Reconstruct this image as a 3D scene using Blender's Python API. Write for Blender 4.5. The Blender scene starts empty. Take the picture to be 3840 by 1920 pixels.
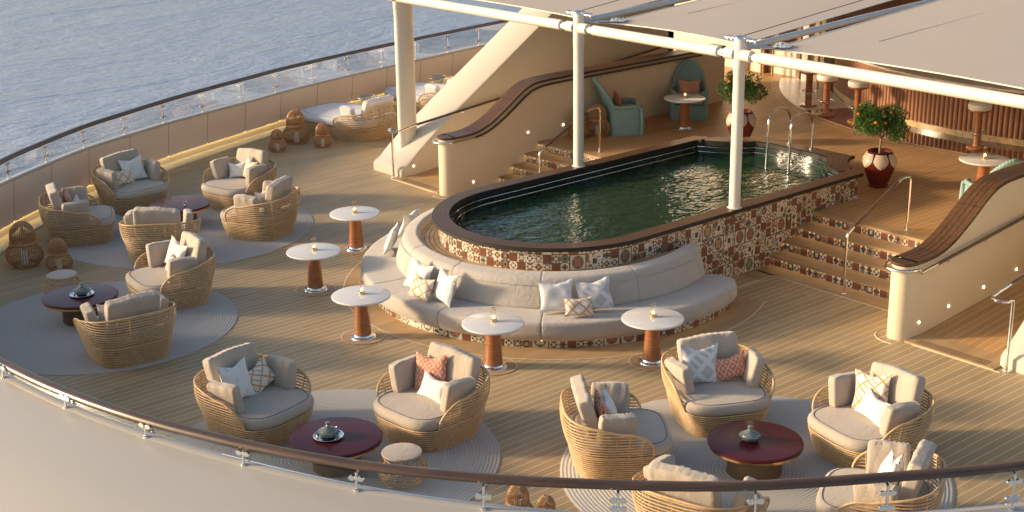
import bpy, bmesh, math, random
from math import sin, cos, pi, radians, sqrt, hypot, atan2, degrees
from mathutils import Vector, Matrix
random.seed(7)
S = bpy.context.scene
COL = S.collection
# ------------------------------------------------------------------ camera
cam_d = bpy.data.cameras.new('camera'); cam = bpy.data.objects.new('camera', cam_d); COL.objects.link(cam)
cam_d.sensor_width = 36.0; cam_d.lens = 36.0 * 5487.1 / 3840.0; cam_d.clip_end = 6000; cam_d.clip_start = 0.1
YAW, PIT, ROLL = radians(49.32958), radians(18.139528), radians(-0.755324)
_F = Vector((cos(YAW) * cos(PIT), sin(YAW) * cos(PIT), -sin(PIT)))
_R = Vector((sin(YAW), -cos(YAW), 0)); _U = _R.cross(_F)
_R2 = _R * cos(ROLL) + _U * sin(ROLL); _U2 = -_R * sin(ROLL) + _U * cos(ROLL)
cam.matrix_world = Matrix(((_R2.x, _U2.x, -_F.x, -17.0), (_R2.y, _U2.y, -_F.y, -17.18), (_R2.z, _U2.z, -_F.z, 8.06), (0, 0, 0, 1)))
S.camera = cam
# ------------------------------------------------------------------ world, sun, exposure
SUN_EL, SUN_AZ = radians(15.4), radians(137.5)      # direction towards the sun, from +x towards +y
w = bpy.data.worlds.new('World'); S.world = w; w.use_nodes = True
nt = w.node_tree; bg = nt.nodes['Background']; sky = nt.nodes.new('ShaderNodeTexSky')
sky.sky_type = 'NISHITA'; sky.sun_disc = False; sky.sun_elevation = SUN_EL; sky.sun_rotation = pi / 2 - SUN_AZ
sky.altitude = 0; sky.air_density = 1.0; sky.dust_density = 2.6; sky.ozone_density = 0.9
nt.links.new(sky.outputs[0], bg.inputs[0]); bg.inputs[1].default_value = 0.15
sd = bpy.data.lights.new('sun', 'SUN'); sun = bpy.data.objects.new('sun', sd); COL.objects.link(sun)
sd.energy = 4.5; sd.angle = radians(6.0); sd.color = (1.0, 0.76, 0.50)
_sdir = Vector((cos(SUN_AZ) * cos(SUN_EL), sin(SUN_AZ) * cos(SUN_EL), sin(SUN_EL)))
sun.rotation_euler = _sdir.to_track_quat('Z', 'Y').to_euler(); sun.location = _sdir * 40
S.view_settings.view_transform = 'Standard'; S.view_settings.look = 'None'
S.view_settings.exposure = 0.50; S.view_settings.gamma = 1.0; S.view_settings.use_curve_mapping = False
S.cycles.max_bounces = 8; S.cycles.transparent_max_bounces = 16; S.cycles.use_denoising = True
S.cycles.sample_clamp_indirect = 6.0

# ------------------------------------------------------------------ mesh helpers
class MB:
    def __init__(s): s.v = []; s.f = []; s.uv = []; s.m = []
    def add(s, vs, fs, uvs=None, m=0):
        o = len(s.v); s.v += [tuple(p) for p in vs]
        for i, f in enumerate(fs):
            s.f.append(tuple(o + k for k in f)); s.m.append(m)
            s.uv.append(uvs[i] if uvs else None)
        return s
    def box(s, x0, x1, y0, y1, z0, z1, m=0):
        v = [(x0,y0,z0),(x1,y0,z0),(x1,y1,z0),(x0,y1,z0),(x0,y0,z1),(x1,y0,z1),(x1,y1,z1),(x0,y1,z1)]
        return s.add(v, [(0,3,2,1),(4,5,6,7),(0,1,5,4),(1,2,6,5),(2,3,7,6),(3,0,4,7)], m=m)
    def grid(s, rows, closed=False, m=0, uv=None, flip=False):
        # rows: list of equal-length point lists; closed joins the last column to the first
        n = len(rows[0]); vs = [p for r in rows for p in r]; fs = []; us = []
        for i in range(len(rows) - 1):
            for j in range(n if closed else n - 1):
                k = (j + 1) % n
                f = (i*n+j, i*n+k, (i+1)*n+k, (i+1)*n+j)
                q = None
                if uv: q = [uv[i][j], uv[i][j+1], uv[i+1][j+1], uv[i+1][j]]
                if flip: f = f[::-1]; q = q[::-1] if q else None
                fs.append(f); us.append(q)
        return s.add(vs, fs, us if uv else None, m)
    def lathe(s, prof, n=32, c=(0,0,0), m=0, cap=True):
        rows = [[(c[0]+r*cos(2*pi*j/n), c[1]+r*sin(2*pi*j/n), c[2]+z) for j in range(n)] for r, z in prof]
        s.grid(rows, True, m)
        o = len(s.v) - len(prof)*n
        if cap:
            if prof[0][0] > 1e-4: s.f.append(tuple(o+j for j in range(n))[::-1]); s.m.append(m); s.uv.append(None)
            o2 = o + (len(prof)-1)*n
            if prof[-1][0] > 1e-4: s.f.append(tuple(o2+j for j in range(n))); s.m.append(m); s.uv.append(None)
        return s
    def tube(s, path, r, n=8, closed=False, m=0, cap=True, sq=None):
        P = [Vector(p) for p in path]; N = len(P); rows = []
        up = Vector((0,0,1)); prevn = None
        for i in range(N):
            a = P[i-1] if (i > 0 or closed) else P[i]; b = P[(i+1) % N] if (i < N-1 or closed) else P[i]
            t = (b - a)
            t = t.normalized() if t.length > 1e-9 else Vector((1,0,0))
            if prevn is None:
                nn = up - t*up.dot(t)
                if nn.length < .05: nn = Vector((1,0,0)) - t*t.x
            else: nn = prevn - t*prevn.dot(t)
            nn.normalize(); prevn = nn; bb = t.cross(nn)
            rr = r[i] if isinstance(r, (list, tuple)) else r
            kx, kz = sq if sq else (1, 1)
            rows.append([tuple(P[i] + (bb*cos(2*pi*j/n)*kx + nn*sin(2*pi*j/n)*kz)*rr) for j in range(n)])
        if closed: rows.append(rows[0])
        o = len(s.v); s.grid(rows, True, m)
        if cap and not closed:
            s.f.append(tuple(o+j for j in range(n))[::-1]); s.m.append(m); s.uv.append(None)
            o2 = o+(N-1)*n; s.f.append(tuple(o2+j for j in range(n))); s.m.append(m); s.uv.append(None)
        return s
    def prism(s, poly, z0, z1, m=0):
        n = len(poly)
        vs = [(x,y,z0) for x,y in poly] + [(x,y,z1) for x,y in poly]
        fs = [tuple(range(n))[::-1], tuple(range(n, 2*n))] + [(i,(i+1)%n,n+(i+1)%n,n+i) for i in range(n)]
        return s.add(vs, fs, m=m)
    def prismY(s, poly, y0, y1, m=0):       # polygon in x-z, extruded along y
        n = len(poly)
        vs = [(x,y0,z) for x,z in poly] + [(x,y1,z) for x,z in poly]
        fs = [tuple(range(n)), tuple(range(n, 2*n))[::-1]] + [(i,n+i,n+(i+1)%n,(i+1)%n) for i in range(n)]
        return s.add(vs, fs, m=m)
    def xf(s, M, start=0):
        s.v = s.v[:start] + [tuple(M @ Vector(p)) for p in s.v[start:]]; return s
    def build(s, name, mats, parent=None, loc=None, smooth=35, recalc=True):
        me = bpy.data.meshes.new(name); me.from_pydata(s.v, [], s.f)
        if any(u is not None for u in s.uv):
            lay = me.uv_layers.new(name='UVMap'); k = 0
            for f, u in zip(s.f, s.uv):
                for j in range(len(f)):
                    if u: lay.data[k].uv = u[j]
                    k += 1
        mats = mats if isinstance(mats, (list, tuple)) else [mats]
        for mm in mats: me.materials.append(mm)
        me.polygons.foreach_set('material_index', s.m)
        if recalc:
            bm = bmesh.new(); bm.from_mesh(me); bmesh.ops.recalc_face_normals(bm, faces=bm.faces); bm.to_mesh(me); bm.free()
        if smooth is not None:
            me.shade_smooth(); me.set_sharp_from_angle(angle=radians(smooth))
        me.update()
        o = bpy.data.objects.new(name, me); COL.objects.link(o)
        if parent: o.parent = parent
        if loc: o.location = loc
        return o

def tag(o, label=None, cat=None, group=None, kind=None):
    if label: o['label'] = label
    if cat: o['category'] = cat
    if group: o['group'] = group
    if kind: o['kind'] = kind
    return o
def thing(name, label, cat, loc=(0,0,0), rz=0, group=None):
    o = bpy.data.objects.new(name, None); COL.objects.link(o); o.location = loc; o.rotation_euler = (0,0,rz)
    o.empty_display_size = .1
    return tag(o, label, cat, group)
def dup(root, loc, rz, label, group=None):
    def cp(o, par):
        c = o.copy(); COL.objects.link(c)
        if par is not None: c.parent = par
        for ch in list(o.children):
            if not ch.get('tmp'): cp(ch, c)
        return c
    r = cp(root, None); r.location = loc; r.rotation_euler = (0,0,rz); r['label'] = label
    if group: r['group'] = group
    return r

# ------------------------------------------------------------------ material helpers
class NT:
    def __init__(s, name):
        s.mat = bpy.data.materials.new(name); s.mat.use_nodes = True; s.t = s.mat.node_tree
        s.bsdf = s.t.nodes['Principled BSDF']; s.out = s.t.nodes['Material Output']
    def n(s, typ, **kw):
        nd = s.t.nodes.new(typ)
        for k, v in kw.items(): setattr(nd, k, v)
        return nd
    def link(s, a, b): s.t.links.new(a, b)
    def put(s, sock, v):
        if hasattr(v, 'is_output') or isinstance(v, bpy.types.NodeSocket): s.link(v, sock)
        else: sock.default_value = v
    def m(s, op, a, b=0.0, c=0.0):
        nd = s.n('ShaderNodeMath', operation=op)
        s.put(nd.inputs[0], a); s.put(nd.inputs[1], b)
        if op in ('MULTIPLY_ADD','COMPARE','SMOOTH_MIN','WRAP'): s.put(nd.inputs[2], c)
        return nd.outputs[0]
    def mix(s, f, a, b):
        nd = s.n('ShaderNodeMix', data_type='RGBA'); s.put(nd.inputs[0], f)
        s.put(nd.inputs[6], col(a)); s.put(nd.inputs[7], col(b)); return nd.outputs[2]
    def step(s, x, e): return s.m('GREATER_THAN', x, e)
    def lt(s, x, e): return s.m('LESS_THAN', x, e)
    def coord(s, kind='Object'): return s.n('ShaderNodeTexCoord').outputs[kind]
    def sep(s, v):
        nd = s.n('ShaderNodeSeparateXYZ'); s.link(v, nd.inputs[0]); return nd.outputs
    def comb(s, x, y, z=0.0):
        nd = s.n('ShaderNodeCombineXYZ'); s.put(nd.inputs[0], x); s.put(nd.inputs[1], y); s.put(nd.inputs[2], z); return nd.outputs[0]
    def noise(s, v, scale, detail=3, rough=.55, dist=0.0):
        nd = s.n('ShaderNodeTexNoise'); s.link(v, nd.inputs['Vector']); nd.inputs['Scale'].default_value = scale
        nd.inputs['Detail'].default_value = detail; nd.inputs['Roughness'].default_value = rough; nd.inputs['Distortion'].default_value = dist
        return nd.outputs[0]
    def mapv(s, v, sc=(1,1,1), rot=(0,0,0)):
        nd = s.n('ShaderNodeMapping'); s.link(v, nd.inputs[0]); nd.inputs['Scale'].default_value = sc; nd.inputs['Rotation'].default_value = rot
        return nd.outputs[0]
    def white(s, v):
        nd = s.n('ShaderNodeTexWhiteNoise', noise_dimensions='3D'); s.link(v, nd.inputs[0]); return nd.outputs
    def ramp(s, x, stops, interp='LINEAR'):
        nd = s.n('ShaderNodeValToRGB'); s.put(nd.inputs[0], x); cr = nd.color_ramp; cr.interpolation = interp
        while len(cr.elements) < len(stops): cr.elements.new(.5)
        for e, (p, c) in zip(cr.elements, stops): e.position = p; e.color = col(c)
        return nd.outputs[0]
    def bump(s, h, strength=.3, dist=.01):
        nd = s.n('ShaderNodeBump'); nd.inputs['Strength'].default_value = strength; nd.inputs['Distance'].default_value = dist
        s.link(h, nd.inputs['Height']); s.link(nd.outputs[0], s.bsdf.inputs['Normal']); return nd
    def set(s, base=None, rough=None, metal=None, **kw):
        if base is not None: s.put(s.bsdf.inputs['Base Color'], col(base) if not isinstance(base, bpy.types.NodeSocket) else base)
        if rough is not None: s.put(s.bsdf.inputs['Roughness'], rough)
        if metal is not None: s.put(s.bsdf.inputs['Metallic'], metal)
        for k, v in kw.items(): s.put(s.bsdf.inputs[k.replace('_', ' ')], v)
        return s.mat
def col(c):
    if isinstance(c, bpy.types.NodeSocket): return c
    return (c[0], c[1], c[2], 1.0)

def paint(name, c, rough=.35, var=.04, bump=.0, scale=3.0, **kw):
    t = NT(name); v = t.coord()
    n1 = t.noise(v, scale, 4); c2 = tuple(x*(1-var*2.2) for x in c); c3 = tuple(min(1, x*(1+var)) for x in c)
    t.set(t.mix(n1, c2, c3), t.m('MULTIPLY_ADD', n1, .12, rough-.06), **kw)
    if bump: t.bump(t.noise(v, scale*30, 3), bump, .004)
    return t.mat
def fabric(name, c, bump=.35, sc=260, var=.05):
    t = NT(name); v = t.coord()
    a = t.noise(v, 5, 4); w1 = t.noise(t.mapv(v, (1, .25, 1)), sc, 2); w2 = t.noise(t.mapv(v, (.25, 1, 1)), sc, 2)
    f = t.m('MULTIPLY', t.m('ADD', w1, w2), .5)
    base = t.mix(t.m('ADD', t.m('MULTIPLY', a, .6), t.m('MULTIPLY', f, .4)), tuple(x*(1-2*var) for x in c), tuple(min(1,x*(1+var)) for x in c))
    t.set(base, .92, Sheen_Weight=.25, Sheen_Roughness=.5); cr = t.noise(v, 7, 2, .5, 1.5); t.bump(t.m('ADD', t.m('MULTIPLY', f, .5), t.m('MULTIPLY', cr, 2.2)), bump, .012)
    return t.mat
def wood(name, c1, c2, scale=(1.2, 18, 18), rough=.4, coat=0.0, seams=None):
    t = NT(name); v = t.coord(); g = t.noise(t.mapv(v, scale), 2.2, 6, .62, .6); g2 = t.noise(v, 1.3, 2)
    x = t.m('MULTIPLY_ADD', g, .75, t.m('MULTIPLY', g2, .25))
    t.set(t.ramp(x, [(.3, c1), (.7, c2)]), t.m('MULTIPLY_ADD', g, .2, rough-.1), Coat_Weight=coat, Coat_Roughness=.08)
    t.bump(g, .15, .003); return t.mat
def metal(name, c, rough=.12):
    t = NT(name); v = t.coord(); n1 = t.noise(v, 9, 3)
    return t.set(c, t.m('MULTIPLY_ADD', n1, .08, rough-.03), 1.0)
def emit(name, c, k):
    t = NT(name); t.set((.8,.75,.6), .5, Emission_Color=col(c), Emission_Strength=k); return t.mat

def deck_mat(name, c_plank, c_line, spacing=.135, along='y', line=.055, wear=1.0):
    t = NT(name); v = t.coord(); x, y, z = t.sep(v)
    a = y if along == 'y' else x; b = x if along == 'y' else y
    k = t.m('DIVIDE', a, spacing); fr = t.m('FRACT', k); idx = t.m('FLOOR', k)
    rnd = t.white(t.comb(idx, 3.3, 1.0))[0]
    # planks are laid in random lengths: a thin butt line now and then
    kb = t.m('ADD', t.m('DIVIDE', b, 2.6), t.m('MULTIPLY', rnd, 7.3)); rb = t.white(t.comb(idx, t.m('FLOOR', kb), 5.0))[0]
    g = t.noise(t.mapv(v, (1.6, 26, 26) if along == 'y' else (26, 1.6, 26)), 1.8, 5, .6, .4)
    big = t.noise(v, .55, 3)
    tone = t.m('ADD', t.m('MULTIPLY', rb, .42), t.m('MULTIPLY', g, .38)); tone = t.m('ADD', tone, t.m('MULTIPLY', big, .2))
    c = t.mix(tone, tuple(q*.73 for q in c_plank), tuple(min(1, q*1.24) for q in c_plank))
    inl = t.lt(fr, line)
    base = t.mix(inl, c, c_line) if line > 0 else c
    t.set(base, t.m('MULTIPLY_ADD', big, .2, .42)); t.bump(t.m('SUBTRACT', g, t.m('MULTIPLY', inl, .6)), .12, .003)
    return t.mat

def mosaic_mat(name, s=.135, emi=0.0):
    """inlaid stone: stars, rings and diamonds in square tiles, some large ovals, terracotta squares between them"""
    t = NT(name); u = t.n('ShaderNodeTexCoord').outputs['UV']; U, V, _ = t.sep(u)
    def tile(size, off):
        a = t.m('ADD', t.m('DIVIDE', U, size), off); b = t.m('DIVIDE', V, size)
        ia, ib = t.m('FLOOR', a), t.m('FLOOR', b)
        fx = t.m('SUBTRACT', t.m('FRACT', a), .5); fy = t.m('SUBTRACT', t.m('FRACT', b), .5)
        ax, ay = t.m('ABSOLUTE', fx), t.m('ABSOLUTE', fy)
        w = t.white(t.comb(ia, ib, size*10))
        return ia, ib, fx, fy, ax, ay, t.m('MAXIMUM', ax, ay), t.m('ADD', ax, ay), w
    pal = [(.0, (.70,.62,.50)), (.26, (.15,.07,.045)), (.38, (.035,.03,.027)), (.52, (.72,.64,.53)), (.68, (.15,.20,.14)), (.80, (.46,.25,.11)), (.88, (.74,.68,.58))]
    ia, ib, fx, fy, ax, ay, mx, dm, w = tile(s, 0.0)
    # octant pieces give the kaleidoscope of small triangles
    oc = t.m('ADD', t.step(fx, 0), t.m('MULTIPLY', t.step(fy, 0), 2)); oc = t.m('ADD', oc, t.m('MULTIPLY', t.step(ax, ay), 4))
    seg = t.m('FLOOR', t.m('MULTIPLY', dm, 4.2))
    pw = t.white(t.comb(t.m('ADD', t.m('MULTIPLY', w[0], 91), t.m('MULTIPLY', t.step(ax, ay), 3.1)), seg, 2.0))[0]
    bg_ = t.ramp(pw, pal, 'CONSTANT')
    w1 = t.sep(w[1])
    dia = t.lt(dm, .43); ring = t.ramp(w1[0], [(.0, (.04,.03,.028)), (.4, (.20,.09,.05)), (.6, (.12,.15,.10)), (.8, (.05,.035,.03))], 'CONSTANT')
    c = t.mix(dia, bg_, ring)
    inn = t.ramp(w1[1], [(.0, (.66,.58,.46)), (.45, (.55,.33,.14)), (.65, (.60,.52,.42)), (.85, (.42,.2,.12))], 'CONSTANT')
    c = t.mix(t.lt(mx, .19), c, inn)
    hasc = t.step(w1[2], .75); c = t.mix(t.m('MULTIPLY', t.lt(mx, .17), hasc), c, (.04,.03,.025))
    # larger tiles, two by two
    JA, JB, gx, gy, bx, by, bmx, bdm, W = tile(2*s, .0)
    Ws = t.sep(W[1]); big = t.lt(Ws[0], .30)
    rr = t.m('SQRT', t.m('ADD', t.m('POWER', t.m('MULTIPLY', bx, 1.18), 2), t.m('POWER', by, 2)))
    b1 = t.mix(t.step(bmx, .44), (.62,.55,.45), (.11,.05,.035))
    b1 = t.mix(t.lt(rr, .40), b1, (.07,.075,.055)); b1 = t.mix(t.lt(rr, .345), b1, (.26,.25,.18)); b1 = t.mix(t.lt(rr, .31), b1, (.05,.04,.03))
    fill = t.ramp(Ws[1], [(.0, (.34,.14,.09)), (.35, (.16,.26,.15)), (.6, (.60,.54,.42)), (.8, (.5,.3,.14))], 'CONSTANT')
    b1 = t.mix(t.lt(t.m('MAXIMUM', t.m('MULTIPLY', bx, 1.25), by), .25), b1, fill)
    b2 = t.mix(t.lt(t.m('ADD', t.m('MULTIPLY', bx, 1.5), by), .47), bg_, (.66,.60,.49)); b2 = t.mix(t.lt(t.m('MAXIMUM', t.m('MULTIPLY', bx, 1.25), by), .16), b2, (.03,.027,.025))
    bigc = t.mix(t.step(Ws[2], .55), b1, b2)
    c = t.mix(big, c, bigc)
    # terracotta squares on a regular beat
    k = t.m('ADD', ia, t.m('MULTIPLY', ib, 5.0)); tc = t.lt(t.m('FRACT', t.m('ADD', t.m('DIVIDE', k, 4.0), .02)), .2)
    v3 = t.coord(); tn = t.noise(v3, 22, 4)
    terra = t.mix(tn, (.10,.038,.022), (.23,.088,.05))
    c = t.mix(t.m('MULTIPLY', tc, t.m('SUBTRACT', 1.0, big)), c, terra)
    grout = t.step(mx, .485); c = t.mix(grout, c, (.16,.10,.07))
    c = t.mix(t.m('MULTIPLY', t.noise(v3, 60, 3), .16), c, (.30,.22,.15))
    t.set(c, .28)
    return t.mat

def lattice_mat(name, ground, line, kind):
    t = NT(name); u = t.n('ShaderNodeTexCoord').outputs['UV']; U, V, _ = t.sep(u); v = t.coord()
    if kind in ('bold', 'pale'):
        f = 2.2 if kind == 'bold' else 1.5; wd = .15 if kind == 'bold' else .30
        a = t.m('FRACT', t.m('MULTIPLY', t.m('ADD', U, V), f)); b = t.m('FRACT', t.m('MULTIPLY', t.m('SUBTRACT', U, V), f))
        k = t.m('MAXIMUM', t.lt(a, wd), t.lt(b, wd))
        # stepped inner chevrons
        a2 = t.m('FRACT', t.m('MULTIPLY', t.m('ADD', U, V), f*2)); z = t.m('FLOOR', t.m('MULTIPLY', t.m('SUBTRACT', U, V), f))
        odd = t.step(t.m('FRACT', t.m('MULTIPLY', z, .5)), .25)
        k = t.m('MAXIMUM', k, t.m('MULTIPLY', odd, t.lt(a2, wd*1.5)))
    elif kind == 'diamond':
        a = t.m('ABSOLUTE', t.m('SUBTRACT', t.m('FRACT', t.m('MULTIPLY', U, 3.4)), .5)); b = t.m('ABSOLUTE', t.m('SUBTRACT', t.m('FRACT', t.m('MULTIPLY', V, 2.5)), .5))
        k = t.lt(t.m('FRACT', t.m('MULTIPLY', t.m('ADD', a, b), 2.4)), .40)
    elif kind == 'motif':
        a = t.m('SUBTRACT', t.m('FRACT', t.m('MULTIPLY', t.m('ADD', U, t.m('MULTIPLY', t.m('FLOOR', t.m('MULTIPLY', V, 2.4)), .25)), 2.0)), .5)
        b = t.m('SUBTRACT', t.m('FRACT', t.m('MULTIPLY', V, 2.4)), .5)
        d = t.m('ADD', t.m('MULTIPLY', t.m('ABSOLUTE', a), 1.6), t.m('ABSOLUTE', b))
        chk = t.lt(t.m('FRACT', t.m('MULTIPLY', t.m('ADD', U, t.m('MULTIPLY', V, .6)), 26)), .5)
        chk2 = t.lt(t.m('FRACT', t.m('MULTIPLY', V, 22)), .6)
        k = t.m('MULTIPLY', t.lt(d, .3), t.m('MULTIPLY', chk, chk2))
    n1 = t.noise(v, 160, 2); n2 = t.noise(v, 6, 3)
    base = t.mix(k, ground, line); base = t.mix(t.m('MULTIPLY', n1, .18), base, tuple(x*.7 for x in ground))
    t.set(base, .9, Sheen_Weight=.2); t.bump(t.m('ADD', n1, n2), .3, .006); return t.mat

M = {}
M['white'] = paint('white_paint', (.74,.69,.60), .3, .02)
M['hull'] = paint('hull_paint', (.46,.43,.385), .22, .02, scale=.6)
M['wing'] = paint('wing_paint', (.58,.53,.44), .35, .02)
M['panel'] = paint('bulwark_panel', (.71,.57,.45), .45, .03, scale=1.2)
M['cream'] = paint('cream_wall', (.74,.61,.42), .45, .03)
M['cushion'] = fabric('cushion_fabric', (.46,.385,.305))
M['sofa'] = fabric('sofa_fabric', (.46,.41,.355), sc=200)
M['daybed'] = fabric('daybed_fabric', (.60,.60,.62))
M['piping'] = paint('piping', (.12,.10,.085), .8, .02)
M['rattan'] = wood('rattan', (.45,.28,.13), (.70,.49,.26), (6,6,6), .45)
M['rattan_dark'] = wood('rattan_lantern', (.30,.135,.045), (.56,.30,.12), (6,6,6), .4)
M['rattan_core'] = paint('rattan_core', (.16,.09,.045), .8, .05)
M['teak'] = wood('teak_varnish', (.052,.026,.013), (.14,.070,.035), (.6,14,14), .42, .1)
M['teakrail'] = wood('teak_rail', (.045,.026,.017), (.105,.058,.034), (1,1,20), .30, .25)
M['teakline'] = paint('teak_caulk', (.016,.012,.01), .6)
M['mahog'] = wood('veneer_mahogany', (.22,.075,.028), (.44,.18,.075), (3,3,26), .25, .6)
M['chrome'] = metal('chrome', (.80,.79,.77), .10)
M['brass'] = metal('brass', (.72,.50,.24), .2)
M['marble'] = paint('white_marble', (.70,.67,.64), .12, .03, scale=6)
M['burg'] = paint('burgundy_lacquer', (.085,.013,.016), .20, .05)
M['burg'].node_tree.nodes['Principled BSDF'].inputs['Specular IOR Level'].default_value = .3
M['bronze'] = paint('bronze_paint', (.13,.085,.045), .45, .05)
M['deck'] = deck_mat('teak_deck', (.42,.298,.155), (.84,.69,.48), line=.062)
M['deckx'] = deck_mat('teak_margin', (.43,.28,.14), (.5,.4,.25), line=0)
M['udeck'] = deck_mat('upper_teak_deck', (.44,.25,.105), (.74,.52,.29), line=.06)  # orange deepened: warm bounced light is put into the plank colour
M['slat'] = deck_mat('slat_teak', (.56,.38,.20), (.5,.4,.25), line=0)  # lighter copy of the margin teak, with warm glow put into its colour
M['cau'] = paint('caulk_line', (.80,.64,.44), .6)
M['tread'] = deck_mat('teak_tread', (.42,.265,.13), (.5,.4,.25), line=0, along='x')
M['mosaic'] = mosaic_mat('stone_mosaic')
M['terra'] = paint('terracotta_glaze', (.14,.018,.012), .14, .25, scale=7)
M['petal'] = paint('petal_glaze', (.62,.48,.36), .22, .12, .3, 14)
M['soil'] = paint('soil', (.03,.02,.012), .95, .3, .5, 20)
M['bark'] = paint('bark', (.32,.23,.14), .8, .2, .5, 25)
M['orange'] = paint('orange_peel', (.80,.28,.03), .4, .12, .2, 20)
M['wax'] = emit('candle_wax_lit', (1,.62,.25), 1.5)
M['flame'] = emit('flame', (1,.6,.2), 14)
M['led'] = emit('led_strip', (1,.68,.32), 3.6)
M['ledy'] = emit('cove_led', (1,.74,.30), 6.0)
M['spot'] = emit('step_light', (1,.80,.55), 14.0)
M['teal'] = None
M['flower'] = paint('slats_brown', (.42,.21,.12), .35, .1)
M['redmarble'] = paint('red_marble', (.20,.075,.04), .08, .3, scale=4)
M['palemarble'] = paint('pale_marble', (.72,.62,.50), .30, .2, scale=5)
M['plinth'] = paint('onyx_plinth', (.75,.52,.26), .15, .35, scale=9)
M['padw'] = paint('white_leather', (.78,.72,.62), .4, .02)
M['ceramic'] = paint('ceramic_pattern', (.20,.24,.22), .15, .6, scale=40)
M['darkwood'] = wood('dark_wood_wall', (.11,.045,.018), (.24,.11,.05), (16,16,1), .35)
M['p_orange'] = lattice_mat('pillow_lattice', (.74,.68,.60), (.58,.27,.05), 'bold')
M['p_grey'] = lattice_mat('pillow_grey_lattice', (.50,.49,.50), (.72,.71,.70), 'pale')
M['p_terra'] = lattice_mat('pillow_terracotta', (.52,.20,.12), (.72,.42,.30), 'diamond')
M['p_motif'] = lattice_mat('pillow_motif', (.74,.72,.68), (.36,.37,.38), 'motif')
M['p_white'] = fabric('pillow_white', (.72,.69,.65), sc=180)
M['p_rust'] = fabric('pillow_rust', (.62,.20,.07), sc=180)

def rings_mat(name, c1, c2, sp):
    t = NT(name); v = t.coord(); x, y, z = t.sep(v)
    r = t.m('SQRT', t.m('ADD', t.m('POWER', x, 2), t.m('POWER', y, 2)))
    f = t.m('ABSOLUTE', t.m('SUBTRACT', t.m('FRACT', t.m('DIVIDE', r, sp)), .5)); f = t.m('MULTIPLY', f, 2)
    n1 = t.noise(v, 90, 3); n2 = t.noise(v, 1.5, 3)
    c = t.mix(t.m('SMOOTH_MIN', f, 1.0, .1), c2, c1) if False else t.mix(t.m('POWER', f, .6), c1, c2)
    c = t.mix(t.m('MULTIPLY', n1, .3), c, tuple(q*.75 for q in c1)); c = t.mix(t.m('MULTIPLY', n2, .15), c, c2)
    t.set(c, .95); t.bump(t.m('SUBTRACT', 1.0, f), .7, .008); return t.mat
M['rug'] = rings_mat('coil_rug', (.57,.53,.475), (.46,.43,.38), .046)
def teal_mat():
    t = NT('teal_wicker'); v = t.coord(); x, y, z = t.sep(v)
    a = t.n('ShaderNodeMath', operation='ARCTAN2'); t.link(y, a.inputs[0]); t.link(x, a.inputs[1])
    f = t.m('ABSOLUTE', t.m('SUBTRACT', t.m('FRACT', t.m('MULTIPLY', a.outputs[0], 13.0)), .5))
    h = t.m('ABSOLUTE', t.m('SUBTRACT', t.m('FRACT', t.m('MULTIPLY', z, 55.0)), .5))
    n1 = t.noise(v, 40, 3); k = t.m('ADD', t.m('MULTIPLY', f, 1.2), t.m('MULTIPLY', h, .6))
    t.set(t.mix(k, (.14,.25,.24), (.34,.50,.47)), .6); t.bump(t.m('ADD', k, t.m('MULTIPLY', n1, .3)), .8, .012); return t.mat
M['teal'] = teal_mat()
def foliage(name):
    t = NT(name); v = t.coord(); g = t.n('ShaderNodeNewGeometry').outputs['Random Per Island']
    c = t.ramp(g, [(0, (.03,.09,.014)), (.6, (.065,.16,.025)), (1, (.15,.26,.05))])
    t.set(c, .45, Subsurface_Weight=.0); return t.mat
M['leaf'] = foliage('citrus_leaf')
def glass_mat(name, tint=(.985,.995,.995), mixk=.01):
    t = NT(name); tr = t.n('ShaderNodeBsdfTransparent'); tr.inputs[0].default_value = col(tint)
    gl = t.n('ShaderNodeBsdfGlossy'); gl.inputs['Roughness'].default_value = .02
    fr = t.n('ShaderNodeFresnel'); fr.inputs[0].default_value = 1.45; mx = t.n('ShaderNodeMixShader')
    t.link(t.m('ADD', t.m('MULTIPLY', fr.outputs[0], .24), mixk), mx.inputs[0]); t.link(tr.outputs[0], mx.inputs[1]); t.link(gl.outputs[0], mx.inputs[2])
    t.link(mx.outputs[0], t.out.inputs[0]); return t.mat
M['glass'] = glass_mat('clear_glass')
def sea_mat():
    t = NT('sea_water'); v = t.coord()
    a = t.noise(t.mapv(v, (.06,.13,1), (0,0,radians(40))), 1.0, 6, .62, .5); b = t.noise(t.mapv(v, (.5,1.0,1), (0,0,radians(52))), 1.0, 5, .6); c = t.noise(v, 3.2, 3)
    big = t.noise(t.mapv(v, (.012,.03,1), (0,0,radians(45))), 1.0, 4)
    h = t.m('ADD', t.m('MULTIPLY', a, 1.6), t.m('ADD', t.m('MULTIPLY', b, .42), t.m('MULTIPLY', c, .06)))
    t.set(t.mix(big, (.27,.35,.50), (.37,.42,.54)), .18, IOR=1.33); t.bump(h, .55, .8); return t.mat
M['sea'] = sea_mat()
def pool_mat():
    t = NT('pool_water'); v = t.coord()
    a = t.noise(t.mapv(v, (1.1,2.3,1), (0,0,radians(40))), 0.85, 3, .5, 1.4); b = t.noise(t.mapv(v, (2.2,4,1), (0,0,radians(48))), 2.0, 2, .5, .6)
    n = t.noise(v, .6, 2); base = t.mix(n, (.003,.036,.027), (.013,.044,.012))
    t.set(base, .02, IOR=1.33); t.bump(t.m('ADD', a, t.m('MULTIPLY', b, .45)), .55, .06); return t.mat
M['pool'] = pool_mat()
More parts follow.
